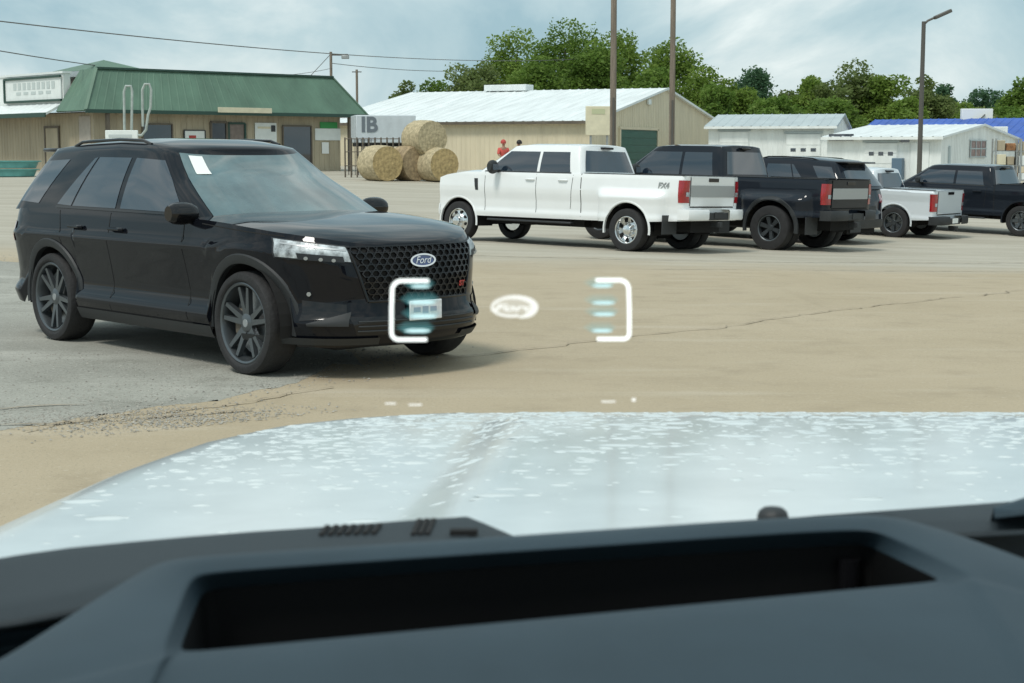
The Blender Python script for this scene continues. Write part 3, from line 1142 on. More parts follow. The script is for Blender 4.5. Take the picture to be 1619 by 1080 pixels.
def make_pickup(label, paint, group, p, wheels_f, wheels_r, rimmat, bumper, dual=False, lampgrey=None, appliq=None, flare=None, badge=None, big_mirror=False):
    """x forward from the middle of the wheelbase; p = dimensions"""
    root = empty('pickup_truck')
    tag(root, label, 'pickup truck', group)
    wb, W, xf, xr = p['wb'], p['W'], p['xf'], p['xr']
    H, belt, rim_z, sill = p['H'], p['belt'], p['rim'], p['sill']
    r = p['r']; ra = r + .092
    cr0, cf0 = p['cab']                                # cab rear and windscreen base
    ar = [(wb, r, ra), (-wb, r, ra + (.03 if dual else 0))]
    bump = None
    if dual:
        def bump(x, z):
            q = max(0, 1 - ((x + wb) / .80) ** 4) ** .5 if abs(x + wb) < .80 else 0
            return .20 * q * float(1 - sm(1.02, 1.22, z))
    sh = Shell(W, xf, xr, max(xf - .5, wb + ra + .015), xr + .28, 3.2, 9.0,
               [(.3, .06), (sill, .03), (sill + .08, .015), (sill + .16, .035), (.9, .03), (1.05, .005), (1.15, .0), (belt - .05, .02), (belt, .035), (rim_z + .1, .06)],
               [(.3, .1), (.5, .0), (.7, 0), (.9, .04), (1.2, .07), (belt, .12), (rim_z + .1, .2)],
               [(.3, .03), (1.5, .0), (1.7, .0)],
               [(xr, rim_z), (cr0 - .02, rim_z), (cr0 + .02, belt), (cf0 - .3, belt), (cf0 + .2, belt - .01), (xf - .3, belt - .08), (xf, belt - .18)],
               [(xr, sill + .06), (-wb, sill), (wb, sill - .02), (xf, sill - .05)], ar, bump)
    sh.mesh(26).build('body', paint, root, sharp=50)
    mh = MB(); sh.deck(mh, cr0, 99, .05)
    mh.build('hood', paint, root, sharp=60)
    gh = House((cr0, cf0, W - .055), (cr0 + .16, p['rf'], W - .235), [(-9, belt - .01), (9, belt - .01)],
               [(cr0, H - .045), (cr0 + .5, H - .025), (p['rf'] - .5, H - .03), (p['rf'], H - .07), (cf0, H - .12)], n=4, nose=.35, tail=.16, nr=6)
    gh.mesh(.04).build('cab', paint, root, sharp=55)
    zb, zt = belt + .03, H - .16
    bx = cr0 + .30; mid = cr0 + .42 * (p['rf'] - cr0) + .28; fx = p['rf'] + .04
    for s in (-1, 1):
        MB().grid(gh.side([(bx, zb), (mid - .035, zb), (mid - .035, zt), (bx + .10, zt)], .004, s)).build('side_window', M['glass'], root)
        MB().grid(gh.side([(mid + .035, zb), (cf0 - .40, zb), (fx - .1, zt), (mid + .035, zt)], .004, s)).build('side_window', M['glass'], root)
        MB().grid(gh.side([(bx - .03, zb - .035), (cf0 - .3, zb - .035), (cf0 - .32, zb - .003), (bx - .03, zb - .003)], .006, s, (14, 1))).build('belt_moulding', M['trim'], root)
        for c in ([(mid, sill + .1), (mid + .012, sill + .1), (mid + .012, belt - .02), (mid, belt - .02)],
                  [(bx - .05, sill + .2), (bx - .038, sill + .2), (bx - .1, belt - .02), (bx - .112, belt - .02)],
                  [(cf0 - .36, sill + .1), (cf0 - .348, sill + .1), (cf0 - .348, belt - .02), (cf0 - .36, belt - .02)],
                  [(cr0 - .02, sill + .06), (cr0 - .002, sill + .06), (cr0 - .002, rim_z), (cr0 - .02, rim_z)]):
            MB().grid(sh.side_patch(c, .0015, s, (1, 10))).build('door_seam', M['void'], root)
        for xh in (bx + .14, mid + .16):
            hy = sh.side_y(xh, belt - .13)
            mq = MB(); mq.tube([(xh - .11, s * (hy + .01), belt - .13), (xh - .09, s * (hy + .03), belt - .13), (xh + .09, s * (hy + .03), belt - .13), (xh + .11, s * (hy + .01), belt - .13)], .016, 8)
            mq.build('door_handle', paint, root)
        mirror_part(root, cf0 - .70, s * (W + .02), belt + .10, s, M['trim'], big_mirror)
        for xc, zc, rr in ar:
            arch_trim(sh, xc, zc, rr - .012, rr + (.075 if flare else .03), s, .012 if flare else .004).build('arch_trim', flare or paint, root)
        # tail lamp: wraps the rear corner
        z0, z1 = rim_z - .50, rim_z - .08
        P = []
        for a in np.linspace(4, 84, 17):
            row = []
            for z in np.linspace(z0, z1, 4):
                q = sh.tail(a, z, .008); row.append((q.x, s * q.y, z))
            P.append(row)
        P2 = [row for row in P if abs(row[0][1]) > W * .765]
        tl = MB().grid(P2).build('tail_lamp', M['red'], root)
        mrv = MB(); mrv.grid(sh.end_patch([(s * (W * .80), z0 + .12), (s * (W * .90), z0 + .12), (s * (W * .90), z0 + .20), (s * (W * .80), z0 + .20)], .014, False, (2, 2)))
        mrv.build('reversing_lamp', lampgrey or M['lamp'], tl)
        # running board
        mrb = MB(); mrb.box(cr0 + .2, cf0 - .45, min(s * (W - .12), s * (W + .02)), max(s * (W - .12), s * (W + .02)), sill - .10, sill - .06)
        mrb.build('running_board', M['trim'], root, bevel=.012)
        # headlight
        P = []
        for a in np.linspace(18, 60, 10):
            row = []
            for z in (belt - .42, belt - .35, belt - .28, belt - .2):
                q = sh.nose(a, z, .008); row.append((q.x, s * q.y, z))
            P.append(row)
        MB().grid(P).build('headlight', M['lamp'], root)
        # front fender vent
        if p.get('vent'):
            MB().grid(sh.side_patch([(cf0 - .18, belt - .38), (cf0 - .10, belt - .38), (cf0 - .06, belt - .14), (cf0 - .16, belt - .14)], .006, s, (2, 3))).build('fender_vent', M['trim'], root)
    MB().grid(gh.end(.06, .93, .92, .006, True, .88)).build('windscreen', M['wglass'], root)
    rw = MB().grid(gh.end(.10, .84, .86, .006, False, .82)).build('rear_window', M['glass'], root)
    mst = MB(); mst.box(gh.b[0] + .06, gh.b[0] + .20, -.16, .16, H - .09, H - .045)
    mst.build('stop_lamp', M['gloss'], root, bevel=.01)
    # bed: rim strip, inner walls, floor
    mb = MB()
    zf = rim_z - .5; yi = W - .15; x0, x1 = xr + .09, cr0 - .08
    wo = sh.w(rim_z)
    for s in (-1, 1):
        mb.quad((x0, s * yi, zf), (x1, s * yi, zf), (x1, s * yi, rim_z + .004), (x0, s * yi, rim_z + .004))
        mb.quad((xr + .02, s * yi, rim_z + .004), (x1, s * yi, rim_z + .004), (x1, s * (wo - .004), rim_z + .004), (xr + .02, s * (wo - .004), rim_z + .004))
    mb.quad((x1, -yi, zf), (x1, yi, zf), (x1, yi, rim_z + .004), (x1, -yi, rim_z + .004))
    mb.quad((x1, -wo, rim_z + .004), (x1, wo, rim_z + .004), (cr0 - .01, wo, rim_z + .004), (cr0 - .01, -wo, rim_z + .004))
    mb.quad((x0, -yi, zf), (x0, yi, zf), (x0, yi, rim_z), (x0, -yi, rim_z))
    mb.quad((xr + .01, -yi, rim_z + .003), (xr + .01, yi, rim_z + .003), (x0, yi, rim_z + .003), (x0, -yi, rim_z + .003))
    mb.quad((x0, -yi, zf), (x1, -yi, zf), (x1, yi, zf), (x0, yi, zf))
    bed = mb.build('cargo_bed', paint, root, smooth=False)
    for s in (-1, 1):
        mr = MB(); mr.box(xr + .05, cr0 - .05, min(s * (wo - .13), s * (wo - .02)), max(s * (wo - .13), s * (wo - .02)), rim_z + .004, rim_z + .02)
        mr.build('bed_rail', M['trim'], bed, bevel=.006)
    # tailgate
    tg = W * .755
    t0 = rim_z - .56
    tgo = MB().grid(sh.end_patch([(-tg, t0), (tg, t0), (tg, rim_z - .01), (-tg, rim_z - .01)], .012, False, (12, 8))).build('tailgate', paint, root)
    if appliq:
        MB().grid(sh.end_patch([(-tg + .01, t0 + .17), (tg - .01, t0 + .17), (tg - .01, rim_z - .17), (-tg + .01, rim_z - .17)], .020, False, (12, 4))).build('tailgate_panel', appliq, tgo)
    mth = MB(); hx = sh.rear_x(0, rim_z - .05) - .014
    mth.box(hx - .012, hx, -.17, .17, rim_z - .10, rim_z - .03)
    mth.build('tailgate_handle', M['gloss'], tgo, bevel=.008)
    mts = MB()
    for s in (-1, 1):
        mts.grid(sh.end_patch([(s * (tg + .006), t0), (s * (tg + .02), t0), (s * (tg + .02), rim_z - .01), (s * (tg + .006), rim_z - .01)], .006, False, (1, 8)))
    mts.grid(sh.end_patch([(-tg, t0 - .03), (tg, t0 - .03), (tg, t0 - .008), (-tg, t0 - .008)], .005, False, (10, 1)))
    mts.build('tailgate_gap', M['void'], root)
    # rear bumper in two corner pieces and a step
    bz = t0 - .06
    for s in (-1, 1):
        P = []
        for y, dx in ((.36, .16), (.55, .17), (.80, .16), (.95, .09), (1.0, -.02), (1.0, -.14)):
            yy = s * y * W
            P.append([(xr - dx, yy, bz - .20), (xr - dx - .015, yy, bz - .17), (xr - dx - .015, yy, bz - .03), (xr - dx, yy, bz), (xr + .05, yy, bz)])
        MB().grid(P).build('bumper_corner', bumper, root)
    mbs = MB(); mbs.box(xr - .15, xr, -.36 * W, .36 * W, bz - .20, bz - .06)
    mbs.build('bumper_step', M['trim'], root, bevel=.015)
    mpl = MB(); mpl.box(xr - .165, xr - .152, -.15, .15, bz - .17, bz - .05)
    mpl.build('number_plate', M['paper'] if not dual else M['trim'], root)
    mhi = MB(); mhi.box(xr - .22, xr, -.05, .05, bz - .34, bz - .24)
    mhi.build('tow_hitch', M['trim'], root, bevel=.01)
    # front bumper
    P = []
    for a in np.linspace(0, 90, 16):
        P.append([sh.nose(a, z, .012) for z in (sill - .02, sill + .08, sill + .2)])
    mf = MB().grid(P); mf.grid([[Vector((q.x, -q.y, q.z)) for q in rw_] for rw_ in P])
    mf.build('front_bumper', bumper, root)
    MB().grid(sh.end_patch([(-W * .55, sill + .24), (W * .55, sill + .24), (W * .55, belt - .22), (-W * .55, belt - .22)], .01, True)).build('grille', M['gloss'], root)
    mv = MB()
    mv.box(xr + .15, xf - .3, -.5, .5, r * .95, sill + .25)
    mv.box(-wb - .1, -wb + .1, -.75, .75, r - .1, r + .1); mv.box(wb - .08, wb + .08, -.7, .7, r - .08, r + .08)
    mv.tube([(-wb, -.18, r), (-wb, .18, r)], .19, 10)
    mv.box(-.6, .3, -.75, -.4, r - .05, sill + .1); mv.box(-.9, .1, .35, .72, r, sill + .1)
    for xc, zc, rr in ar:
        for s in (-1, 1):
            well(mv, xc, zc, rr, .45, W - .03, s)
            mv.box(xc - rr, xc + rr, min(s * .40, s * .46), max(s * .40, s * .46), r, r + rr)
    mv.build('underbody', M['void'], root, smooth=False)
    tw = W - .13
    for s in (-1, 1):
        add_wheel(root, wheels_f, wb, s * tw, r, s, rimmat, M['void'] if dual else M['steel'], rnd.uniform(0, 1))
        if dual:
            add_wheel(root, wheels_r, -wb, s * (W + .055), r, s, rimmat, M['void'], rnd.uniform(0, 1))
            add_wheel(root, wheels_r, -wb, s * (W - .235), r, s, M['rimdark'], M['void'], 0)
            mfl = MB(); mfl.box(-wb - .85, -wb - .83, min(s * (W - .3), s * (W + .17)), max(s * (W - .3), s * (W + .17)), .36, .72)
            mfl.build('mud_flap', M['trim'], root)
        else:
            add_wheel(root, wheels_r, -wb, s * tw, r, s, rimmat, M['steel'], rnd.uniform(0, 1))
    if badge:
        me_ = text_mesh(badge, .15, .15, .003, True)
        xb = -wb - .72
        put_text(me_, M['galv'], root, 'badge_lettering', (xb, sh.side_y(xb, rim_z - .19) + .006, rim_z - .19), (-1, 0, 0), (0, 0, 1))
    return root


suv = make_suv('black three row suv with black mesh grille, nearest vehicle, standing on grey asphalt', M['black'], 'vehicles parked on the lot')
place(suv, -2.33, 13.5, R(-47), 1.5125, .85)

BIG = dict(wb=2.235, W=1.0, xf=2.87, xr=-3.42, H=2.04, belt=1.45, rim=1.46, sill=.56, r=.41, cab=(-.98, 1.86), rf=1.02, vent=True)
wt = make_pickup('white crew cab pickup with polished dual rear wheels, beside a black dual wheel pickup', M['white'], 'vehicles parked on the lot', BIG, W_DF, W_DR, M['rimchrome'], M['white'],
                 dual=True, appliq=M['steel'], badge='FX4', big_mirror=True)
place(wt, 1.2, 32.6, R(140), 2.235, 1.0)
LIFT = dict(BIG, H=2.13, belt=1.46, rim=1.47, sill=.66, r=.46)
W_LF = wheel_meshes('lifted_front', 0.46, 0.27, 0.27, 'multi')
W_LR = wheel_meshes('lifted_rear', 0.46, 0.26, 0.27, 'multi')
bt = make_pickup('black dual rear wheel pickup with black rims, parked just beyond the white pickup', M['charcoal'], 'vehicles parked on the lot', LIFT, W_LF, W_LR, M['rimdark'], M['trim'],
                 dual=True, appliq=M['steel'], flare=M['trim'], big_mirror=True)
place(bt, 4.28, 34.7, R(140), 2.235, 1.0)
sv = make_suv('dark suv with rear roof spoiler, mostly hidden behind the black dual wheel pickup', M['charcoal'], 'vehicles parked on the lot', detail=False)
place(sv, 5.95, 37.6, R(140), 1.5125, .85)
sv.scale = (1.09, 1.06, 1.09)
SMALL = dict(wb=1.54, W=.92, xf=2.42, xr=-2.60, H=1.66, belt=1.13, rim=1.18, sill=.42, r=.365, cab=(-1.05, 1.25), rf=.55)
mv_ = make_pickup('small white compact pickup with black wheels, between dark suv and far black pickup', M['silverwhite'], 'vehicles parked on the lot', SMALL, W_TRK, W_TRK, M['rimdark'], M['trim'])
place(mv_, 8.72, 40.6, R(141), 1.54, .8)
MIDS = dict(wb=1.84, W=.99, xf=2.82, xr=-3.02, H=1.77, belt=1.24, rim=1.30, sill=.50, r=.40, cab=(-1.1, 1.6), rf=.85)
kt = make_pickup('black crew cab pickup cut off by the picture edge, beside the compact white pickup', M['charcoal'], 'vehicles parked on the lot', MIDS, W_TRK, W_TRK, M['rimdark'], M['trim'])
place(kt, 12.15, 42.4, R(141), 1.84, .85)

# ------------------------------------------------------------------ buildings
def wall_ribbed(mb, p0, p1, z0, z1, pitch=0.3, d=0.022, ztop=None):
    """sheet wall with raised ribs from p0 to p1 (2d); ztop(t) gives a sloping top"""
    p0, p1 = Vector((*p0, 0)), Vector((*p1, 0))
    L = (p1 - p0).length
    u = (p1 - p0) / L
    nrm = Vector((u.y, -u.x, 0))
    prof = []
    x = 0.0
    while x < L:
        for a, b in ((0, 0), (pitch * .70, 0), (pitch * .76, d), (pitch * .92, d)):
            if x + a < L: prof.append((x + a, b))
        x += pitch
    prof.append((L, 0))
    rows = []
    for a, b in prof:
        q = p0 + u * a + nrm * b
        rows.append([(q.x, q.y, z0), (q.x, q.y, z1 if ztop is None else ztop(a / L))])
    mb.grid(rows)


def roof_ribbed(mb, a, b, c, d, pitch=0.45, h=0.03, th=0.08):
    """sloping sheet a-b (eave) d-c (ridge) with standing ribs and an underside"""
    a, b, c, d = (Vector(p) for p in (a, b, c, d))
    nrm = (b - a).cross(d - a).normalized()
    n = max(2, int((b - a).length / pitch))
    rows = []
    for i in range(n + 1):
        t = i / n
        for f, hh in ((-.07, 0), (-.035, h), (.035, h), (.07, 0)):
            tt = min(1, max(0, t + f / n * 1.6))
            p, q = a.lerp(b, tt) + nrm * hh, d.lerp(c, tt) + nrm * hh
            rows.append([p, q])
    mb.grid(rows)
    mb.quad(a - nrm * th, b - nrm * th, c - nrm * th, d - nrm * th)
    for p, q in ((a, b), (b, c), (c, d), (d, a)):
        mb.quad(p, q, q - nrm * th, p - nrm * th)


def bar(mb, p, q, wd, ht):
    p, q = Vector(p), Vector(q)
    u = (q - p).normalized()
    up = Vector((0, 0, 1)) if abs(u.z) < .9 else Vector((1, 0, 0))
    s_ = u.cross(up).normalized(); t_ = s_.cross(u)
    rows = [[c + s_ * (i * wd / 2) + t_ * (j * ht / 2) for i, j in ((-1, -1), (1, -1), (1, 1), (-1, 1))] for c in (p, q)]
    mb.grid(rows, closed_v=True); mb.poly(rows[0]); mb.poly(rows[1][::-1])


# ---- feed store with green mansard roof: local x along the long front, y into the building
A = Vector((-18.55, 69.5, 0)); B = Vector((-7.2, 80.0, 0))
az = math.atan2(B.y - A.y, B.x - A.x)
LF = (B - A).length
st = empty('store_building', (A.x, A.y, 0), az)
tag(st, 'tan metal store with green mansard roof, behind the black suv', 'building')
ZE, ZT, OV = 3.42, 5.30, 0.75
ux, uy = Vector((math.cos(az), math.sin(az), 0)), Vector((-math.sin(az), math.cos(az), 0))


def front_at(px, py):
    """local (x, z) on the store's front wall of a picture point"""
    d = ray(px, py); o = Vector(EYE)
    k = (A + uy * OV - o).dot(uy) / d.dot(uy)
    p = o + d * k
    return (p - A).dot(ux), p.z


XR = LF - 1.2
mb = MB(); wall_ribbed(mb, (OV, OV), (XR, OV), 0.0, ZE - .02)
mb.build('front_wall', M['siding'], st, smooth=False)
mb = MB(); wall_ribbed(mb, (OV, 15), (OV, OV + .002), 0.0, ZE - .02)
mb.build('side_wall', M['siding'], st, smooth=False)
mb = MB(); wall_ribbed(mb, (XR, OV + .002), (XR, 15), 0.0, ZE - .02)
mb.build('side_wall', M['siding'], st, smooth=False)
mb = MB(); INS = 1.25
roof_ribbed(mb, (0, 0, ZE), (LF, 0, ZE), (LF - INS, INS, ZT), (INS, INS, ZT), .42, .009)
rf = mb.build('mansard_roof', M['greenroof'], st, smooth=False)
mb = MB(); roof_ribbed(mb, (LF, 0, ZE), (LF, 13, ZE), (LF - INS, 13, ZT), (LF - INS, INS, ZT), .42, .009); mb.build('roof_end', M['greenroof'], rf, smooth=False)
mb = MB(); roof_ribbed(mb, (0, 2.75, ZE), (0, 0, ZE), (INS, INS, ZT), (INS, 2.75, ZT), .42, .009); mb.build('roof_end', M['greenroof'], rf, smooth=False)
mb = MB(); bar(mb, (0, 0, ZE + .02), (INS, INS, ZT + .03), .14, .06); mb.build('hip_cap', M['greenroof'], rf)
mb = MB(); bar(mb, (LF, 0, ZE + .02), (LF - INS, INS, ZT + .03), .14, .06); mb.build('hip_cap', M['greenroof'], rf)
mb = MB(); bar(mb, (INS, INS, ZT + .03), (LF - INS, INS, ZT + .03), .2, .09); mb.build('ridge_cap', M['greentrim'], rf)
mb = MB()
P4 = [(INS + .4, 3.2, ZT + .0), (INS + 4.4, 3.2, ZT), (INS + 4.4, 7, ZT), (INS + .4, 7, ZT)]
for i in range(4): mb.poly([P4[i], P4[(i + 1) % 4], (INS + 2.4, 5.0, ZT + .62)])
mb.build('roof_cap', M['greenroof'], rf, smooth=False)
mb = MB(); mb.quad((0, 0, ZE - .085), (LF, 0, ZE - .085), (LF, 13, ZE - .085), (0, 13, ZE - .085)); mb.build('soffit', M['brown'], st)
mb = MB(); mb.box(INS, LF - INS, INS + .02, 13, ZT - .3, ZT - .05); mb.build('flat_roof', M['greyroof'], st)
mb = MB(); bar(mb, (-.02, -.03, ZE - .03), (LF + .02, -.03, ZE - .03), .06, .16); mb.build('fascia', M['greentrim'], st)
# left wing: white metal gable roof and framed sign board above a tan wall
mb = MB(); roof_ribbed(mb, (-.5, 15, ZE - .1), (-.5, 2.8, ZE - .1), (.35, 2.8, ZE + .35), (.35, 15, ZE + .35), .6, .02); mb.build('awning_roof', M['whiteroof'], st, smooth=False)
mb = MB(); mb.box(.45, .8, 2.85, 15, ZE + .25, 5.12); mb.build('parapet', M['whitewall'], st)
mb = MB(); mb.box(.40, .85, 2.8, 15.05, 5.121, 5.22); mb.build('coping', M['whiteroof'], st)
mb = MB(); bar(mb, (-.52, 2.75, ZE - .16), (-.52, 15, ZE - .16), .06, .2); mb.build('fascia', M['greentrim'], st)
mb = MB(); mb.box(.36, .42, 2.95, 8.5, ZE + .55, 4.96); sb = mb.build('sign_board', M['signwhite'], st, bevel=.01)
mb = MB()
for p, q in (((.34, 2.9, ZE + .52), (.34, 8.55, ZE + .52)), ((.34, 8.55, ZE + .52), (.34, 8.55, 5.0)), ((.34, 8.55, 5.0), (.34, 2.9, 5.0))):
    bar(mb, p, q, .10, .10)
mb.build('sign_frame', M['greentrim'], sb)
mb = MB()
for i in range(9):
    y = 3.5 + i * .48
    mb.box(.345, .355, y, y + .30, 4.48, 4.80)
for i in range(5):
    mb.box(.345, .355, 3.9 + i * .75, 4.35 + i * .75, 4.25, 4.38)
o = mb.build('sign_print', pm('faded_print', (.50, .56, .55), .7), sb); o['kind'] = 'stuff'
# side door with frame
mb = MB()
for p, q in (((OV - .03, 3.95, 1.0), (OV - .03, 3.95, 2.75)), ((OV - .03, 5.3, 1.0), (OV - .03, 5.3, 2.75)), ((OV - .03, 3.89, 2.75), (OV - .03, 5.36, 2.75))):
    bar(mb, p, q, .10, .10)
mb.build('door_frame', M['brown'], st)
mb = MB(); mb.box(OV - .05, OV - .03, 4.01, 5.24, .4, 2.69); dr = mb.build('door', M['siding'], st)
mb = MB(); mb.box(OV - .08, OV - .05, 4.12, 4.2, 1.5, 1.62); mb.build('handle', M['steel'], dr)
# porch posts, front windows, entrance
for px in (160, 541):
    x, _ = front_at(px, 220)
    mb = MB(); mb.box(x - .08, x + .08, .05, .21, 0, ZE - .1); mb.build('porch_post', M['brown'], st, bevel=.01)
mb = MB(); mb.box(OV - .05, OV - .02, .95, 2.0, 0, 3.2); mb.build('door_panel', pm('beige_panel', (.40, .36, .31), .6, var=.1), st)


def front_panel(name, x0p, x1p, y0p, y1p, m, d=.03, frame=None, fw=.07):
    x0, z1 = front_at(x0p, y0p); x1, _ = front_at(x1p, y0p); _, z0 = front_at((x0p + x1p) / 2, y1p)
    mb = MB(); mb.box(x0, x1, OV - .03 - d, OV - .028, z0, z1)
    o = mb.build(name, m, st, bevel=.005)
    if frame:
        mb = MB()
        for p, q in (((x0, z0), (x1, z0)), ((x1, z0), (x1, z1)), ((x1, z1), (x0, z1)), ((x0, z1), (x0, z0))):
            bar(mb, (p[0], OV - .035 - d, p[1]), (q[0], OV - .035 - d, q[1]), fw, fw)
        mb.build('frame', frame, o)
    return o, (x0, x1, z0, z1, OV - .034 - d)


front_panel('window', 224, 271, 196, 250, M['glass'], .02, M['brown'])
front_panel('window', 446, 491, 199, 262, M['glass'], .02, M['brown'])
front_panel('entrance_door', 332, 357, 193, 262, M['glass'], .02, M['brown'], .10)
front_panel('entrance_panel', 360, 386, 195, 262, pm('rosy_panel', (.20, .16, .14), .5, var=.2), .02, M['greentrim'], .10)
o, q = front_panel('window_sign', 290, 323, 206, 232, M['signwhite'], .03, M['ink'], .05)
mb = MB()
mb.box(q[0] + .25, q[0] + .62, q[4] - .01, q[4], q[2] + .30, q[2] + .52); mb.box(q[0] + .12, q[0] + .42, q[4] - .012, q[4] - .002, q[2] + .22, q[2] + .36)
mb.build('sign_print', M['signred'], o)
o, q = front_panel('notice_board', 402, 436, 194, 262, M['signwhite'], .03)
mb = MB(); mb.box(q[0] + .15, q[1] - .35, q[4] - .01, q[4], q[3] - .28, q[3] - .18); mb.build('sign_print', M['cream'], o)
mb = MB(); mb.box(q[1] - .32, q[1] - .08, q[4] - .02, q[4] - .002, q[3] - .42, q[3] - .12); mb.build('wall_lamp', M['ink'], o)
o, q = front_panel('hanging_sign', 497, 537, 203, 222, M['signwhite'], .04)
o, q = front_panel('sign_header', 505, 532, 193, 203, M['signgreen'], .045)
front_panel('notice', 508, 519, 225, 243, M['paper'], .02)
o, q = front_panel('sign_light', 345, 429, 171, 180, M['cream'], .02)
o.location = (-.55, -OV - .06, .02)

# ---- metal warehouse with white roof; local x along its long wall, y back
wh = empty('warehouse', (4.35, 88.3, 0), 0)
PSI = R(25)
wx = Vector((-math.cos(PSI), math.sin(PSI), 0)); wy = Vector((math.sin(PSI), math.cos(PSI), 0))
wh.rotation_euler = (0, 0, math.atan2(-wx.y, -wx.x))       # local +x points right along the long wall
tag(wh, 'tan metal warehouse with white low pitched roof and green roller door', 'building')
LW, DW, EZ, RZ = 17.6, 24.3, 3.28, 5.45


def W2(x, y, z): return (x, y, z)


mb = MB(); wall_ribbed(mb, (-LW, 0), (0, 0), 0, EZ); mb.build('long_wall', M['tanwall'], wh, smooth=False)
mb = MB(); wall_ribbed(mb, (0, 0), (0, DW), 0, 0, ztop=lambda t: EZ + (RZ - EZ) * (1 - abs(2 * t - 1)))
mb.build('gable_wall', M['tanwall'], wh, smooth=False)
mb = MB(); wall_ribbed(mb, (-LW, DW), (-LW, 0), 0, 0, ztop=lambda t: EZ + (RZ - EZ) * (1 - abs(2 * t - 1)))
mb.build('gable_wall', M['tanwall'], wh, smooth=False)
mb = MB(); roof_ribbed(mb, (-LW - .25, -.3, EZ + .03), (.25, -.3, EZ + .03), (.25, DW / 2, RZ + .08), (-LW - .25, DW / 2, RZ + .08), .6, .03, .1)
mb.build('roof', M['whiteroof'], wh, smooth=False)
mb = MB(); roof_ribbed(mb, (.25, DW + .3, EZ + .03), (-LW - .25, DW + .3, EZ + .03), (-LW - .25, DW / 2, RZ + .08), (.25, DW / 2, RZ + .08), .6, .03, .1)
mb.build('roof', M['whiteroof'], wh, smooth=False)
mb = MB(); bar(mb, (-LW - .25, -.36, EZ - .05), (.2, -.36, EZ - .05), .10, .16); mb.build('gutter', M['brown'], wh)
mb = MB(); mb.box(-12.2, -9.2, DW / 2 - .6, DW / 2 + .6, RZ + .05, RZ + .45); mb.build('ridge_vent', M['whiteroof'], wh, bevel=.03)


def gable_at(px, py):
    d = ray(px, py); o = Vector(EYE); a = Vector((4.35, 88.3, 0)); n = -wx
    k = (a - o).dot(n) / d.dot(n); p = o + d * k
    return (p - a).dot(wy), p.z


y0, z1 = gable_at(979, 205); y1, _ = gable_at(1037, 205)
mb = MB(); mb.box(.03, .07, y0, y1, 0, z1); rd = mb.build('roller_door', M['greendoor'], wh)
for k in range(6):
    z = z1 - .12 - k * .42
    mb = MB(); mb.box(.07, .09, y0 + .04, y1 - .04, z - .34, z); mb.build('door_panel', M['greendoor'], rd, bevel=.01)
mb = MB()
for p, q in (((.06, y0 - .1, 0), (.06, y0 - .1, z1 + .1)), ((.06, y1 + .1, 0), (.06, y1 + .1, z1 + .1)), ((.06, y0 - .2, z1 + .1), (.06, y1 + .2, z1 + .1))):
    bar(mb, p, q, .16, .16)
mb.build('door_frame', M['tanwall'], rd)
ya, za = gable_at(1022, 160)
mb = MB(); mb.box(.03, .16, ya, ya + .5, za - .2, za + .12); mb.build('gable_lamp', M['signwhite'], wh, bevel=.02)
# sign box standing beside the warehouse corner
p = at_y(947, 190, 86)
sgn = empty('sign_box', (p.x, 86, float(gz(p.x, 86))), R(8))
tag(sgn, 'pale yellow sign box on legs at the corner of the tan warehouse', 'sign')
h0, h1 = at_y(947, 214, 86).z - sgn.location.z, at_y(947, 168, 86).z - sgn.location.z
mb = MB(); mb.box(-.72, .72, -.12, .12, h0, h1); mb.build('panel', M['cream'], sgn, bevel=.02)
mb = MB(); mb.box(-.42, .30, -.135, -.122, h1 - .42, h1 - .14); mb.build('sign_print', pm('olive_print', (.50, .52, .33), .7), sgn)
for s in (-1, 1):
    mb = MB(); mb.box(s * .45 - .05, s * .45 + .05, -.05, .05, 0, h0); mb.build('leg', M['galv'], sgn)

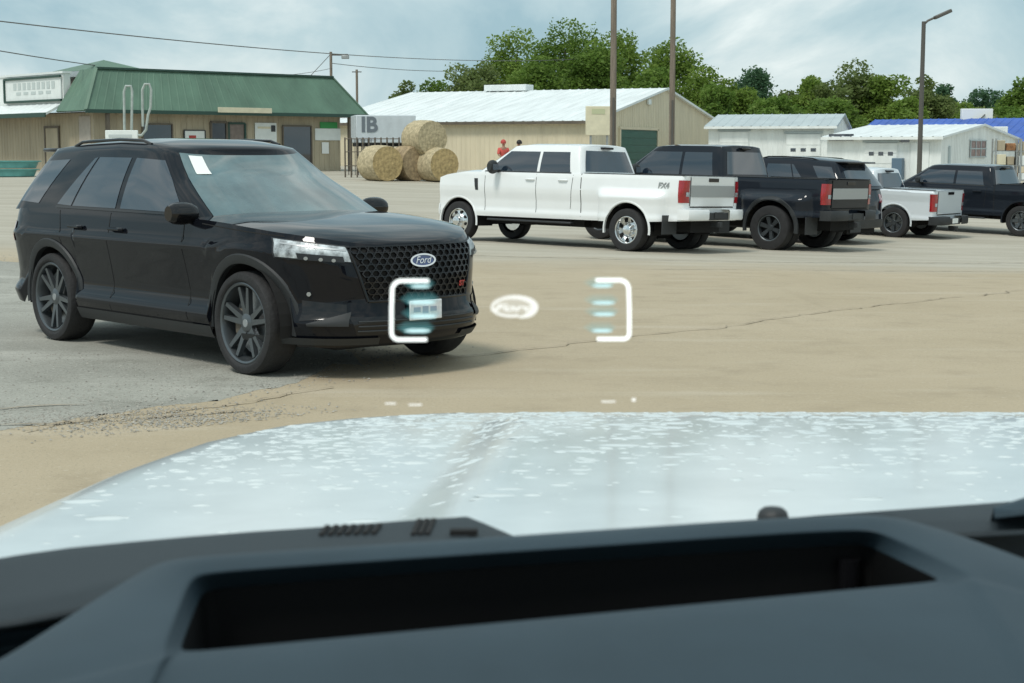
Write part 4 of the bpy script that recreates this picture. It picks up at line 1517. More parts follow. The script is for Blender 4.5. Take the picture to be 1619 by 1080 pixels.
# ---- white garages on the right
def garage(name, label, px0, px1, Y0, Y1, ez, rz, depth, roofm, doors, extra=None):
    a, b = at_y(px0, 238, Y0), at_y(px1, 238, Y1)
    a.z = b.z = 0
    L = (b - a).length
    g = empty(name, (a.x, a.y, 0), math.atan2(b.y - a.y, b.x - a.x))
    tag(g, label, 'building')
    zb = -.5
    mb = MB(); wall_ribbed(mb, (0, 0), (L, 0), zb, ez, .28, .015); mb.build('front_wall', M['whitewall'], g, smooth=False)
    for x, q0, q1 in ((0, depth, 0), (L, 0, depth)):
        mb = MB(); wall_ribbed(mb, (x, q0), (x, q1), zb, ez, .28, .015, lambda t: ez + (rz - ez) * (1 - abs(2 * t - 1))); mb.build('end_wall', M['whitewall'], g, smooth=False)
    mb = MB(); roof_ribbed(mb, (-.2, -.35, ez - .02), (L + .2, -.35, ez - .02), (L + .2, depth / 2, rz + .06), (-.2, depth / 2, rz + .06), .5, .025); mb.build('roof', roofm, g, smooth=False)
    mb = MB(); roof_ribbed(mb, (L + .2, depth + .35, ez - .02), (-.2, depth + .35, ez - .02), (-.2, depth / 2, rz + .06), (L + .2, depth / 2, rz + .06), .5, .025); mb.build('roof', roofm, g, smooth=False)
    mb = MB(); bar(mb, (-.2, -.40, ez - .09), (L + .2, -.40, ez - .09), .08, .14); mb.build('gutter', M['whitewall'], g)
    ca, sa = math.cos(g.rotation_euler.z), math.sin(g.rotation_euler.z)
    n = Vector((-sa, ca, 0)); u = Vector((ca, sa, 0))

    def at(px, py):
        d = ray(px, py); k = (a - Vector(EYE)).dot(n) / d.dot(n); p = Vector(EYE) + d * k
        return (p - a).dot(u), p.z
    for (x0p, x1p, y0p, win) in doors:
        x0, z1 = at(x0p, y0p); x1, _ = at(x1p, y0p)
        mb = MB(); mb.box(x0, x1, -.06, -.02, zb, z1); d_ = mb.build('garage_door', M['whitewall'], g)
        nrow = 5
        hh = (z1 - zb) / nrow
        for k in range(nrow):
            mb = MB(); mb.box(x0 + .03, x1 - .03, -.085, -.06, zb + k * hh + .015, zb + (k + 1) * hh - .015); mb.build('door_panel', M['whitewall'], d_, bevel=.008)
        mb = MB(); bar(mb, (x0 - .1, -.07, z1 + .07), (x1 + .1, -.07, z1 + .07), .08, .10); mb.build('door_header', M['greyroof'], d_)
        if win:
            for j in range(3):
                xa = x0 + (x1 - x0) * (.14 + .29 * j)
                _, zc = at((x0p + x1p) / 2, win)
                mb = MB(); mb.box(xa, xa + (x1 - x0) * .15, -.10, -.086, zc - .09, zc + .09); mb.build('pane', M['glass'], d_)
    return g, at, a, u, n, L


gA, atA, *_ = garage('garage', 'long white garage block with grey roof and sectional doors, nearest the tan warehouse', 1120, 1318, 90, 88, 3.04, 3.72, 9, M['greyroof'],
                     [(1138, 1184, 208, None), (1243, 1298, 212, 237)])
gB, atB, aB, uB, nB, LB = garage('garage', 'white garage with dark transom window and pale roof, beside the grey lamp post', 1308, 1488, 79.2, 76.2, 2.36, 2.96, 13.7, M['whiteroof'],
                                 [(1368, 1420, 226, 243)])
for (x0p, x1p, y0p, y1p, nm) in ((1308 + 3, 1350, 212, 222, 'transom_window'), (1425, 1438, 216, 225, 'wall_vent')):
    x0, z1 = atB(x0p, y0p); x1, z0 = atB(x1p, y1p)
    mb = MB(); mb.box(max(x0, .02), x1, -.06, -.02, z0, z1); mb.build(nm, M['glass'], gB)
xd, zd = atB(1455, 232)
mb = MB(); mb.box(xd - .45, xd + .45, -.06, -.02, -.5, zd + .2); mb.build('door', M['whitewall'], gB, bevel=.01)
x0, z1 = atB(1415, 250); mb = MB(); mb.box(x0, x0 + .5, -.5, -.06, z1 - 1.2, z1); 
o = mb.build('meter_box', pm('slate_blue', (.10, .16, .22), .5), gB, bevel=.02)
# barred reddish window in the gable end that faces the lot
def end_at(px, py):
    d = ray(px, py); o = aB + uB * LB; k = (o - Vector(EYE)).dot(uB) / d.dot(uB)
    p = Vector(EYE) + d * k
    return (p - o).dot(nB), p.z
y0_, z1_ = end_at(1533, 222); y1_, z0_ = end_at(1556, 248)
mb = MB(); mb.box(LB + .02, LB + .06, y0_, y1_, z0_, z1_); wn = mb.build('window', pm('reddish_pane', (.26, .17, .15), .4, var=.5, scale=5), gB)
mb = MB()
for y in np.linspace(y0_, y1_, 4): bar(mb, (LB + .07, y, z0_), (LB + .07, y, z1_), .07, .05)
for z in (z0_, (z0_ + z1_) / 2, z1_): bar(mb, (LB + .075, y0_ - .1, z), (LB + .075, y1_ + .1, z), .06, .06)
mb.build('window_frame', M['greyroof'], wn)
mb = MB(); mb.box(LB + .02, LB + .10, 1.1, 1.3, .9, 1.9); mb.build('wall_pipe', M['greyroof'], gB)

# ---- blue roofed building behind
a = at_y(1335, 238, 97); b = at_y(1720, 238, 89)
bb = empty('blue_roof_building', (a.x, a.y, 0), math.atan2(b.y - a.y, b.x - a.x))
tag(bb, 'low building with long blue metal roof behind the white garages', 'building')
L = math.hypot(b.x - a.x, b.y - a.y)
mb = MB(); roof_ribbed(mb, (0, 0, 2.15), (L, 0, 2.15), (L, 5, 3.62), (0, 5, 3.62), .5, .03); mb.build('roof', M['blueroof'], bb, smooth=False)
mb = MB(); wall_ribbed(mb, (.3, .5), (L - .3, .5), -.5, 2.1); mb.build('front_wall', M['tanwall'], bb, smooth=False)
mb = MB(); mb.box(.3, L - .3, .6, 10, -.5, 2.05); mb.build('core', M['tanwall'], bb)
ca, sa = math.cos(bb.rotation_euler.z), math.sin(bb.rotation_euler.z)
def blue_x(px):
    d = ray(px, 205); n = Vector((-sa, ca, 0)); k = (a - Vector(EYE)).dot(n) / d.dot(n)
    return ((Vector(EYE) + d * k) - a).dot(Vector((ca, sa, 0)))
xs_ = blue_x(1580)
mb = MB(); mb.box(xs_ - .42, xs_ + .42, .15, .30, 2.35, 3.05); o = mb.build('roof_sign', M['signwhite'], bb, bevel=.04)
mb = MB(); mb.box(xs_ - .25, xs_ + .25, .135, .149, 2.6, 2.78); mb.build('sign_print', pm('rose_print', (.55, .35, .38), .6), o)
# white roof sign box further back
p = at_y(1544, 182, 98)
wb_ = empty('roof_top_sign', (p.x, 98, 0)); tag(wb_, 'blank white sign box on posts above the blue roof', 'sign')
mb = MB(); mb.box(-.95, .95, -.2, .2, at_y(1544, 192, 98).z, at_y(1544, 172, 98).z); mb.build('panel', M['paper'], wb_, bevel=.03)
for s in (-1, 1):
    mb = MB(); mb.box(s * .6 - .06, s * .6 + .06, -.06, .06, 0, at_y(1544, 192, 98).z); mb.build('post', M['galv'], wb_)
mb = MB(); bar(mb, (.1, -.25, at_y(1544, 190, 98).z), (.45, -.25, at_y(1544, 181, 98).z), .05, .05); mb.build('bracket', M['polegrey'], wb_)
# clutter of rusty goods on racks at the far right
for k, (px, Y, n) in enumerate(((1592, 62, 5), (1632, 61, 5))):
    p = at_y(px, 270, Y)
    rk = empty('storage_rack', (p.x, Y, float(gz(p.x, Y))), R(-4))
    tag(rk, ('steel rack of rusty brown goods right of the white garages' if k == 0 else 'rack of rusty goods at the very edge, beyond the first rack'), 'rack', 'goods racks beside the shed')
    for s in (-1, 1):
        for yy in (0, .6):
            mb = MB(); mb.box(s * .45 - .03, s * .45 + .03, yy - .03, yy + .03, 0, 2.3); mb.build('post', M['galv'], rk)
    for j in range(4):
        z = .15 + .55 * j
        mb = MB(); mb.box(-.45, .45, 0, .6, z, z + .03); mb.build('shelf', M['galv'], rk)
        x = -.40
        while x < .36:
            w_ = rnd.uniform(.22, .40)
            h_ = rnd.uniform(.2, .46)
            mk = rnd.choice(['rust', 'rust', 'siding', 'cream', 'whitewall', 'trim'])
            o = MB().box(x, x + w_, .03, .5, z + .031, z + .03 + h_).build('box', M[mk], None, bevel=.02)
            o.matrix_world = Matrix.Translation(rk.location) @ Matrix.Rotation(R(-4), 4, 'Z')
            cn = dict(rust='rust brown', siding='tan', cream='pale yellow', whitewall='white', trim='black')[mk]
            tag(o, cn + ' box ' + ('at the left end of the ' if x < -.2 else 'at the right end of the ' if x > .08 else 'in the middle of the ') + ('bottom', 'second', 'third', 'top')[j] + ' shelf, ' + ('inner', 'outer')[k] + ' storage rack', 'box', 'boxes on the ' + ('inner', 'outer')[k] + ' rack')
            x += w_ + .05

# ---- white box trailer with lettering behind the bales
p = at_y(603, 238, 73)
tr = empty('box_trailer', (p.x, 73, float(gz(p.x, 73))), R(12))
tag(tr, 'white box trailer with dark lettering between the store and hay bales', 'trailer')
t0, t1 = at_y(603, 226, 73).z - tr.location.z, at_y(603, 182, 73).z - tr.location.z
mb = MB(); mb.box(-1.15, 1.6, 0, 2.2, t0, t1); mb.build('box', pm('dull_white', (.52, .57, .60), .5, var=.1, scale=2), tr, bevel=.04)
mb = MB(); mb.box(-1.1, 1.5, .2, 2.0, t0 - .16, t0); mb.build('chassis', M['void'], tr)
for s in (0.1, 2.0):
    mb = MB(); mb.lathe([(0, -.1), (.36, -.1), (.38, 0), (.36, .1), (0, .1)], 24); o = mb.build('wheel', M['rubber'], tr); o.location = (.4, s, .38)
put_text(text_mesh('IB', .95, 0, .01, True), pm('faded_lettering', (.14, .165, .19), .6), tr, 'lettering', (-.55, -.012, t0 + .80), (1, 0, 0), (0, 0, 1))
mb = MB(); mb.box(-1.0, -.2, -.012, -.002, t0 + .12, t0 + .26); mb.build('lettering_strip', pm('grey_print', (.45, .49, .53), .6), tr)

# ---- dark pipe fence behind the bales
p0, p1 = at_y(546, 280, 69), at_y(634, 280, 70)
fn = empty('pipe_fence', (p0.x, 69, float(gz(p0.x, 69)))); tag(fn, 'dark steel fence behind the hay bales', 'fence')
Lf = p1.x - p0.x
for k in range(10):
    mb = MB(); mb.tube([(k * Lf / 9, 0, 0), (k * Lf / 9, 0, 1.72)], .035, 8); mb.build('post', M['brown'], fn)
for z in (.5, 1.1, 1.66):
    mb = MB(); mb.tube([(0, 0, z), (Lf, .0, z)], .022, 6); mb.build('rail', M['brown'], fn)
for k in range(9):
    mb = MB(); mb.box(k * .14, k * .14 + .03, -.01, .01, .1, 1.66); mb.build('picket', M['trim'], fn)

# ---- round hay bales
def bale(px, pcy, Y, dia, L, rz, side, endm, label):
    c = at_y(px, pcy, Y)
    r = dia / 2
    o = empty('hay_bale', c, rz)
    tag(o, label, 'hay bale', 'round hay bales by the store')
    rows = []
    k = 56
    ph = [rnd.uniform(-1, 1) for _ in range(k)]
    for i in range(15):
        f = i / 14
        row = []
        for j in range(k):
            a_ = 2 * math.pi * j / k
            q = r * (1 + .012 * ph[j] + .008 * rnd.uniform(-1, 1) + .012 * math.sin(3 * a_ + f * 4)) * (1 - .05 * (abs(2 * f - 1) ** 8))
            if math.sin(a_) < -.93: q *= .965
            row.append((q * math.cos(a_), L * f, q * math.sin(a_)))
        rows.append(row)
    mb = MB(); mb.grid(rows, closed_v=True); mb.build('wrapped_side', side, o)
    for f, sg, nm in ((0, -1, 'end_face'), (14, 1, 'end_face')):
        mb = MB(); R_ = []
        for i in range(11):
            q = i / 10
            R_.append([(x * q * 1.0, y + sg * (.008 * math.sin(q * 21) + .03 * (1 - q)), z * q) for x, y, z in rows[f]])
        mb.grid(R_, closed_v=True); mb.build(nm, endm, o)
    return o


HB = R(36)
bale(613, 259, 65.0, 1.50, 1.25, HB, M['hay'], M['hayend'], 'front round hay bale with golden end, nearest the store corner')
bale(660, 259, 66.0, 1.50, 1.25, HB, M['oldhay'], M['oldhay'], 'greyish brown round hay bale in the middle of the bottom row')
bale(703, 261, 65.6, 1.44, 1.25, HB, M['hay'], M['hayend'], 'bottom round hay bale closest to the white pickup')
bale(684, 219, 66.0, 1.50, 1.30, HB, M['hay'], M['hay'], 'pale round hay bale stacked on top of the others')
# dark shrub-like straw pile beside the bales
p = at_y(722, 248, 68)

# ---- teal stock tanks stacked at far left
for k in range(2):
    Yk = 64
    p = at_y(-2, 290, Yk)
    z0 = float(gz(p.x, Yk)) + .33 * k
    tk = empty('stock_tank', (p.x + .08 * k, Yk, z0), R(6 + 3 * k))
    tag(tk, ('bottom', 'top')[k] + ' teal oval stock tank of the stack outside the store', 'stock tank', 'stacked teal stock tanks')
    mb = MB()
    def ring(sc_, z): return [((1.55 * sc_) * abs(math.cos(t)) ** .7 * (1 if math.cos(t) >= 0 else -1), (.55 * sc_) * abs(math.sin(t)) ** .7 * (1 if math.sin(t) >= 0 else -1), z) for t in [2 * math.pi * i / 40 for i in range(40)]]
    mb.grid([ring(.90, 0.02), ring(.97, .26), ring(1.0, .27)], closed_v=True); mb.poly(ring(.90, .02)[::-1])
    mb.build('shell', M['teal'], tk)
    mb = MB(); mb.grid([ring(1.0, .27), ring(1.04, .275), ring(1.04, .315), ring(.98, .315), ring(.96, .27)], closed_v=True); mb.build('rolled_rim', M['teal'], tk)
    mb = MB(); mb.grid([ring(.96, .27), ring(.88, .08)], closed_v=True); mb.poly(ring(.88, .08)); mb.build('liner', M['greentrim'], tk)

# ---- white pipe stand in front of the store
Yp = 55.0
def stand_pt(px, py):
    p = at_y(px, py, Yp); return (p.x, 0, p.z)
b0 = at_y(196, 285, Yp)
ps = empty('pipe_stand', (0, Yp, 0)); tag(ps, 'white stand of tall looped pipes with a sign plate, in front of the store', 'stand')
for nm, pts in (('tall_loop', [(197, 222), (196, 145), (199, 136), (207, 136), (209, 145), (208, 210)]), ('hook_pipe', [(226, 200), (225, 142), (229, 133), (236, 133), (239, 142), (238, 170), (234, 182), (231, 205), (224, 214), (212, 214)])):
    mb = MB(); mb.tube([stand_pt(*q) for q in pts], .045, 8); mb.build(nm, M['galvlite'], ps)
a_, b_2 = stand_pt(167, 222), stand_pt(218, 206)
mb = MB(); mb.box(a_[0], b_2[0], -.05, .05, a_[2], b_2[2]); o = mb.build('sign_plate', M['signwhite'], ps, bevel=.02)
mb = MB(); mb.box(a_[0] + .12, b_2[0] - .2, -.06, -.051, a_[2] + .10, a_[2] + .2); mb.build('sign_print', pm('pale_print', (.5, .55, .55), .6), o)
for px in (172, 212):
    q = stand_pt(px, 222); mb = MB(); mb.box(q[0] - .04, q[0] + .04, -.04, .04, float(gz(q[0], Yp)), q[2] + .05); mb.build('leg', M['galv'], ps)

# ---- poles, lamp, wires
def wood_pole(px, py0, px1, Y, r, h, label, name='utility_pole'):
    p = at_y(px, py0, Y)
    o = empty(name, (p.x, Y, float(gz(p.x, Y)))); tag(o, label, 'pole', 'wooden poles behind the trucks')
    mb = MB(); mb.tube([(0, 0, -.2), (0, 0, h * .5), (0, 0, h)], [r * 1.1, r, r * .85], 14); mb.build('shaft', M['wood'], o)
    return o
P1 = wood_pole(969, 215, 972, 52, .10, 11, 'brown wooden pole in front of the tan gable wall, beside sign box')
P2 = wood_pole(1062, 215, 1066, 54, .092, 11, 'darker wooden pole rising over the gable end of the warehouse')
for o in (P1, P2):
    mb = MB(); mb.box(-.03, .03, -.15, -.10, 1.2, 3.4); mb.build('conduit', M['polegrey'], o)
p = at_y(1454, 250, 50)
lp = empty('street_lamp', (p.x, 50, float(gz(p.x, 50)))); tag(lp, 'tall grey lamp post with one arm over the white garages', 'street lamp')
top = at_y(1461, 34, 50).z - lp.location.z
mb = MB(); mb.tube([(0, 0, 0), (0, 0, top)], [.085, .065], 12); mb.build('shaft', M['polegrey'], lp)
mb = MB(); mb.tube([(0, 0, top - .1), (.12, 0, top + .02), (.42, 0, top + .16)], .035, 8); mb.build('arm', M['polegrey'], lp)
mb = MB(); mb.box(-.28, .28, -.14, .14, -.055, .055, Matrix.Translation((.58, 0, top + .22)) @ Matrix.Rotation(R(-24), 4, 'Y')); mb.build('lamp_head', M['polegrey'], lp, bevel=.03)
mb = MB(); mb.box(-.2, .2, -.2, .2, 0, .5); mb.build('base', M['greyroof'], lp, bevel=.02)
for px, ptop, Y, lab in ((523, 82, 150, 'thin distant pole with crossarm above the green roof'), (564, 110, 170, 'small distant pole beside the green roof end')):
    p = at_y(px, ptop, Y)
    o = empty('utility_pole', (p.x, Y, 0)); tag(o, lab, 'pole', 'distant utility poles')
    mb = MB(); mb.tube([(0, 0, 0), (0, 0, p.z)], .13, 8); mb.build('shaft', M['wood'], o)
    mb = MB(); mb.box(-.1, 1.6, -.08, .08, p.z - .35, p.z - .2) if px == 523 else mb.box(-.5, .5, -.06, .06, p.z - .3, p.z - .2); mb.build('crossarm', M['polegrey'], o)
    if px == 523:
        mb = MB(); mb.tube([(-2.3, 0, p.z - 2.6), (0, 0, p.z - .2)], .03, 5); mb.build('stay_wire', M['polegrey'], o)
        mb = MB(); mb.box(1.0, 1.7, -.2, .2, p.z - .65, p.z - .3); mb.build('transformer', M['galv'], o, bevel=.05)
for k, (a_, b_2, sag, lab) in enumerate((((-260, 2, 48), (1000, 86, 150), 1.1, 'upper power line crossing the sky above the green roof'),
                                         ((-260, 32, 48), (524, 108, 150), 1.2, 'lower power line running down to the thin distant pole'),
                                         ((524, 100, 150), (760, 112, 175), .3, 'short power line between distant pole and trees'))):
    p, q = at_y(*a_), at_y(*b_2)
    pts = [p.lerp(q, t) - Vector((0, 0, sag * 4 * t * (1 - t))) for t in np.linspace(0, 1, 30)]
    o = MB().tube(pts, .022 if k < 2 else .03, 5).build('power_line', M['polegrey'])
    tag(o, lab, 'power line', 'overhead power lines')

# ---- people by the warehouse wall
def skinned(name, joints, edges, m, parent, sub=1):
    me = bpy.data.meshes.new(name)
    me.from_pydata([j[0] for j in joints], edges, [])
    o = link(name, me, None, parent)
    md = o.modifiers.new('skin', 'SKIN')
    for v, j in zip(me.skin_vertices[0].data, joints):
        v.radius = (j[1], j[1] if len(j) < 3 else j[2])
    me.skin_vertices[0].data[0].use_root = True
    s_ = o.modifiers.new('sub', 'SUBSURF'); s_.levels = s_.render_levels = sub
    md.use_smooth_shade = True
    me.materials.append(m)
    return o


def person(label, x, y, rz, top, legs, hair, lean=0.0):
    p = empty('person', (x, y, float(gz(x, y))), rz)
    tag(p, label, 'person')
    J = [((0, 0, .95), .13, .11), ((0, lean * .4, 1.2), .12, .10), ((0, lean, 1.42), .12, .09), ((0, lean * 1.15, 1.52), .05), ((0, lean * 1.3, 1.66), .075, .09), ((0, lean * 1.3, 1.75), .05),
         ((.19, lean, 1.42), .055), ((.25, lean - .03, 1.15), .04), ((.24, lean - .12, .90), .03), ((.24, lean - .15, .82), .03),
         ((-.19, lean, 1.42), .055), ((-.27, lean - .08, 1.18), .04), ((-.12, lean - .25, 1.05), .03), ((-.06, lean - .28, 1.05), .03),
         ((.10, 0, .88), .09), ((.11, 0, .48), .06), ((.11, .02, .08), .04), ((.11, -.12, .04), .035),
         ((-.10, 0, .88), .09), ((-.11, 0, .48), .06), ((-.11, .02, .08), .04), ((-.11, -.12, .04), .035)]
    E = [(0, 1), (1, 2), (2, 3), (3, 4), (4, 5), (2, 6), (6, 7), (7, 8), (8, 9), (2, 10), (10, 11), (11, 12), (12, 13), (0, 14), (14, 15), (15, 16), (16, 17), (0, 18), (18, 19), (19, 20), (20, 21)]
    skinned('body', J, E, M['skin'], p)
    g = .025
    T = [(J[i][0], *(r_ + g for r_ in J[i][1:])) for i in (0, 1, 2, 6, 7, 10, 11)]
    skinned('shirt', T, [(0, 1), (1, 2), (2, 3), (3, 4), (2, 5), (5, 6)], top, p)
    T = [(J[i][0], *(r_ + g for r_ in J[i][1:])) for i in (0, 14, 15, 16, 18, 19, 20)]
    skinned('trousers', T, [(0, 1), (1, 2), (2, 3), (0, 4), (4, 5), (5, 6)], legs, p)
    mb = MB()
    rows = []
    for i in range(8):
        th = math.pi * .62 * i / 7
        rows.append([(.115 * math.sin(th) * math.cos(f) + 0, lean * 1.3 + .125 * math.sin(th) * math.sin(f) + .025, 1.69 + .13 * math.cos(th)) for f in [2 * math.pi * k / 16 for k in range(16)]])
    mb.grid(rows, closed_v=True); mb.build('hair', hair, p)
    for s in (-1, 1):
        mb = MB(); oval(mb, (s * .03, lean * 1.3 - .088, 1.68), (1, 0, 0), (0, 0, 1), (0, -1, 0), .012, .007, .006, 10); mb.build('eye', M['ink'], p)
    mb = MB(); mb.tube([(0, lean * 1.3 - .085, 1.67), (0, lean * 1.3 - .112, 1.635), (0, lean * 1.3 - .085, 1.625)], .012, 6); mb.build('nose', M['skin'], p)
    mb = MB(); mb.tube([(-.025, lean * 1.3 - .088, 1.60), (.025, lean * 1.3 - .088, 1.60)], .006, 5); mb.build('mouth', M['coral'], p)
    return p


p = at_y(795, 238, 66)
person('person in a coral red top standing behind the white pickup hood', p.x, 66, R(25), M['coral'], M['denim'], pm('coral_hood', (.45, .07, .06), .8), -.06)
p = at_y(822, 238, 66.5)
person('person with black hair and dark clothes beside the one in coral red', p.x, 66.5, R(-40), M['darkcloth'], M['darkcloth'], M['hair'], -.05)

# ---- trees
def tree(px, top, halfw, Y, lm, label, leaf=.30, n=5200, seed=0, cat='tree', base_frac=.22, lobes=None, open_=.0):
    r_ = np.random.default_rng(seed + 100)
    c = at_y(px, top, Y)
    gz0 = float(gz(c.x, Y))
    H = c.z - gz0
    hw = halfw / FOC * Y
    t = empty('tree', (c.x, Y, gz0), r_.uniform(0, 6))
    tag(t, label, cat, 'trees behind the buildings')
    # lobes: sub-clumps spread through an uneven crown
    k = lobes or int(26 + hw * 5)
    zc, hz = H * (base_frac + (1 - base_frac) * .5), H * (1 - base_frac) * .5
    L = []
    while len(L) < k:
        q = r_.uniform(-1, 1, 3)
        d = np.linalg.norm(q)
        if d > 1 or d < .25: continue
        s = .20 + .17 * r_.random()
        wz = 1 - .35 * max(0, q[2]) ** 2
        L.append((q[0] * hw * wz * (1 - s * .5), q[1] * hw * .85 * wz * (1 - s * .5), zc + q[2] * hz * (1 - s * .55), s * (hw + hz) * .52))
    L = np.array(L)
    tz = (L[:, 2] + L[:, 3] * .95).max(); L[:, 2] += (H - tz) * np.clip(L[:, 2] / H, 0, 1)
    L[:, 0] *= hw / (np.abs(L[:, 0]) + L[:, 3] * .8).max()
    per = np.maximum(20, (n * L[:, 3] ** 2 / (L[:, 3] ** 2).sum())).astype(int)
    P = []
    for (x, y, z, s), m_ in zip(L, per):
        v = r_.normal(size=(m_, 3)); v /= np.linalg.norm(v, axis=1)[:, None]
        rad = s * (.45 + .55 * r_.random((m_, 1)) ** .5) * (1 + .25 * r_.normal(size=(m_, 1)) * .5)
        P.append(np.array([x, y, z]) + v * rad * np.array([1.05, 1.05, .82]))
    P = np.concatenate(P)
    # stray sprigs outside the lobes
    P = P[P[:, 2] < H * 1.0]
    m_ = len(P)
    a = r_.normal(size=(m_, 3)); a[:, 2] *= .5; a /= np.linalg.norm(a, axis=1)[:, None]
    b = np.cross(a, r_.normal(size=(m_, 3))); b /= np.linalg.norm(b, axis=1)[:, None]
    sz = leaf * r_.uniform(.5, 1.25, (m_, 1)) * .5
    a *= sz; b *= sz * .62
    V = np.stack([P - a, P - b * .9 + a * .1, P + a, P + b], 1).reshape(-1, 3)
    F = np.arange(m_ * 4).reshape(-1, 4)
    link('crown', np_mesh('crown', V, F), lm, t)
    mb = MB()
    tr_ = max(.12, H * .022)
    pts = [(0, 0, -.2), (.05 * hw, 0, H * .2), (-.04 * hw, .05 * hw, H * .45), (.03 * hw, 0, H * .75)]
    mb.tube(pts, [tr_ * 1.25, tr_, tr_ * .65, tr_ * .2], 9)
    for i in range(9):
        q = L[r_.integers(len(L))]
        s0 = Vector(pts[1]).lerp(Vector(pts[2]), r_.random())
        e_ = Vector(q[:3]); md_ = s0.lerp(e_, .5) + Vector((0, 0, -.06 * H))
        mb.tube([s0, md_, e_], [tr_ * .45, tr_ * .28, tr_ * .08], 6)
    mb.build('trunk', M['bark'], t)
    return t


LM = dict(
    deep=leaf_mat('leaf_deep', (.085, .148, .028), (.140, .23, .042), (.225, .325, .07)),  # a deeper green than the mid leaves
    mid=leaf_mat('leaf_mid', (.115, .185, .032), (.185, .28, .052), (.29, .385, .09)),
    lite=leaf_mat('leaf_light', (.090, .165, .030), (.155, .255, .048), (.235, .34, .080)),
    olive=leaf_mat('leaf_olive', (.105, .145, .045), (.17, .225, .072), (.25, .31, .12)),
    blue=leaf_mat('leaf_blue', (.045, .105, .055), (.080, .16, .082), (.13, .22, .115)),
)
TREES = [
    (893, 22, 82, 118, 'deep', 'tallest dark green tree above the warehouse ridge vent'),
    (815, 38, 58, 114, 'mid', 'tall tree with a lone upright sprig, left of the tallest tree'),
    (752, 92, 58, 108, 'olive', 'greyish olive tree above the left half of the warehouse roof'),
    (985, 40, 66, 113, 'mid', 'broad green tree directly behind the brown wooden pole'),
    (1062, 58, 58, 108, 'mid', 'green tree behind the darker wooden pole'),
    (1110, 100, 46, 104, 'mid', 'lower green tree at the end of the warehouse gable'),
    (938, 60, 60, 104, 'deep', 'deep green tree filling in below the tallest crown'),
    (850, 85, 60, 103, 'deep', 'deep green lower tree just behind the warehouse ridge vent'),
    (1030, 100, 55, 100, 'deep', 'deep green tree behind the gable apex of the warehouse'),
    (640, 126, 36, 116, 'olive', 'small olive tree standing left of the warehouse roof'),
    (692, 122, 38, 121, 'deep', 'small dark tree between olive trees beyond the white roof'),
    (600, 160, 26, 128, 'lite', 'yellow green bush showing beside the green roof end'),
    (1193, 101, 40, 150, 'blue', 'distant rounded dark tree above the long white garage'),
    (1160, 122, 48, 104, 'mid', 'mid green tree above the left end of the garage roof'),
    (1225, 148, 56, 93, 'lite', 'bright yellow green bush behind the grey garage roof'),
    (1280, 116, 52, 106, 'mid', 'green tree left of the broad olive crown'),
    (1345, 91, 72, 104, 'olive', 'broad olive crowned tree tallest behind the garages'),
    (1402, 112, 50, 103, 'mid', 'green tree just left of the lamp post'),
    (1462, 116, 46, 106, 'olive', 'greyish tree with thin top behind the lamp post'),
    (1492, 128, 26, 130, 'blue', 'narrow dark tree right of the lamp post'),
    (1562, 136, 56, 150, 'blue', 'distant dark tree behind the blank white sign box'),
    (1622, 120, 50, 132, 'deep', 'dark tree cut by the right picture edge'),
    (1598, 165, 50, 98, 'lite', 'low bright green tree over the blue roof'),
    (1440, 150, 45, 98, 'mid', 'low green tree showing over the blue roof start'),
    (1480, 152, 60, 116, 'mid', 'green tree seen just right of the lamp post over the blue roof'),
    (1375, 138, 60, 113, 'mid', 'green tree filling between the broad olive crown and lamp post'),
    (1178, 150, 50, 106, 'mid', 'low green tree over the left part of the grey garage roof'),
    (1690, 118, 70, 120, 'mid', 'broad green tree beyond the right end of the blue roof'),
    (1800, 110, 80, 125, 'olive', 'olive tree farther right than the blue roof'),
    (1920, 120, 80, 122, 'mid', 'last green tree of the row beyond the blue roof'),
    (-90, 150, 70, 120, 'mid', 'green tree behind the white sign wall of the store'),
    (-220, 135, 80, 124, 'olive', 'olive tree past the far end of the store'),
    (-360, 140, 80, 120, 'deep', 'dark green tree farthest past the store'),
    (1525, 158, 40, 118, 'mid', 'mid green tree just left of the blank white sign box'),
    (1560, 168, 46, 108, 'olive', 'olive bush directly under the blank white sign box'),
    (1250, 140, 50, 112, 'olive', 'olive tree between bright bush and broad crown'),
    (1130, 128, 40, 99, 'lite', 'light green bush where tan gable meets grey garage roof'),
    (1310, 150, 60, 96, 'deep', 'low dark tree directly over the grey garage roof'),
]
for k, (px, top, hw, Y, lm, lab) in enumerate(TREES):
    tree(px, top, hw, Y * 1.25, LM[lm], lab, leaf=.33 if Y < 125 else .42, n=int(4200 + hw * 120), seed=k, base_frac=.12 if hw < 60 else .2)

# ------------------------------------------------------------------ the truck the photograph is taken from
own = empty('pickup_truck', (0, 0, 0))
tag(own, 'white pickup seen from its driver seat, wet hood ahead of slate dashboard', 'pickup truck')


def hood_z(x, y):
    """height of the hood; x to the right, y ahead of the driver"""
    z = 1.318 - .060 * (y - 1.25) - .016 * np.clip(y - 1.9, 0, 9) ** 2
    cx = .46
    e_ = np.abs(x - cx) - (.50 - .075 * (y - 1.64))           # raised centre with a crease on each side
    z = z + .021 * (1 - sm(-.02, .085, e_)) * (1 - sm(2.35, 2.75, y))
    z = z - .033 * np.clip(-(x + .10), 0, 9) ** 1.5 - .033 * np.clip(x - cx * 2 - .10, 0, 9) ** 1.5
    return z


def hood_edge(y):                                          # left edge x at a distance y
    return np.interp(y, [1.0, 1.6, 2.0, 2.3, 2.5, 2.62, 2.70, 2.745], [-.60, -.545, -.515, -.47, -.40, -.29, -.13, .06])


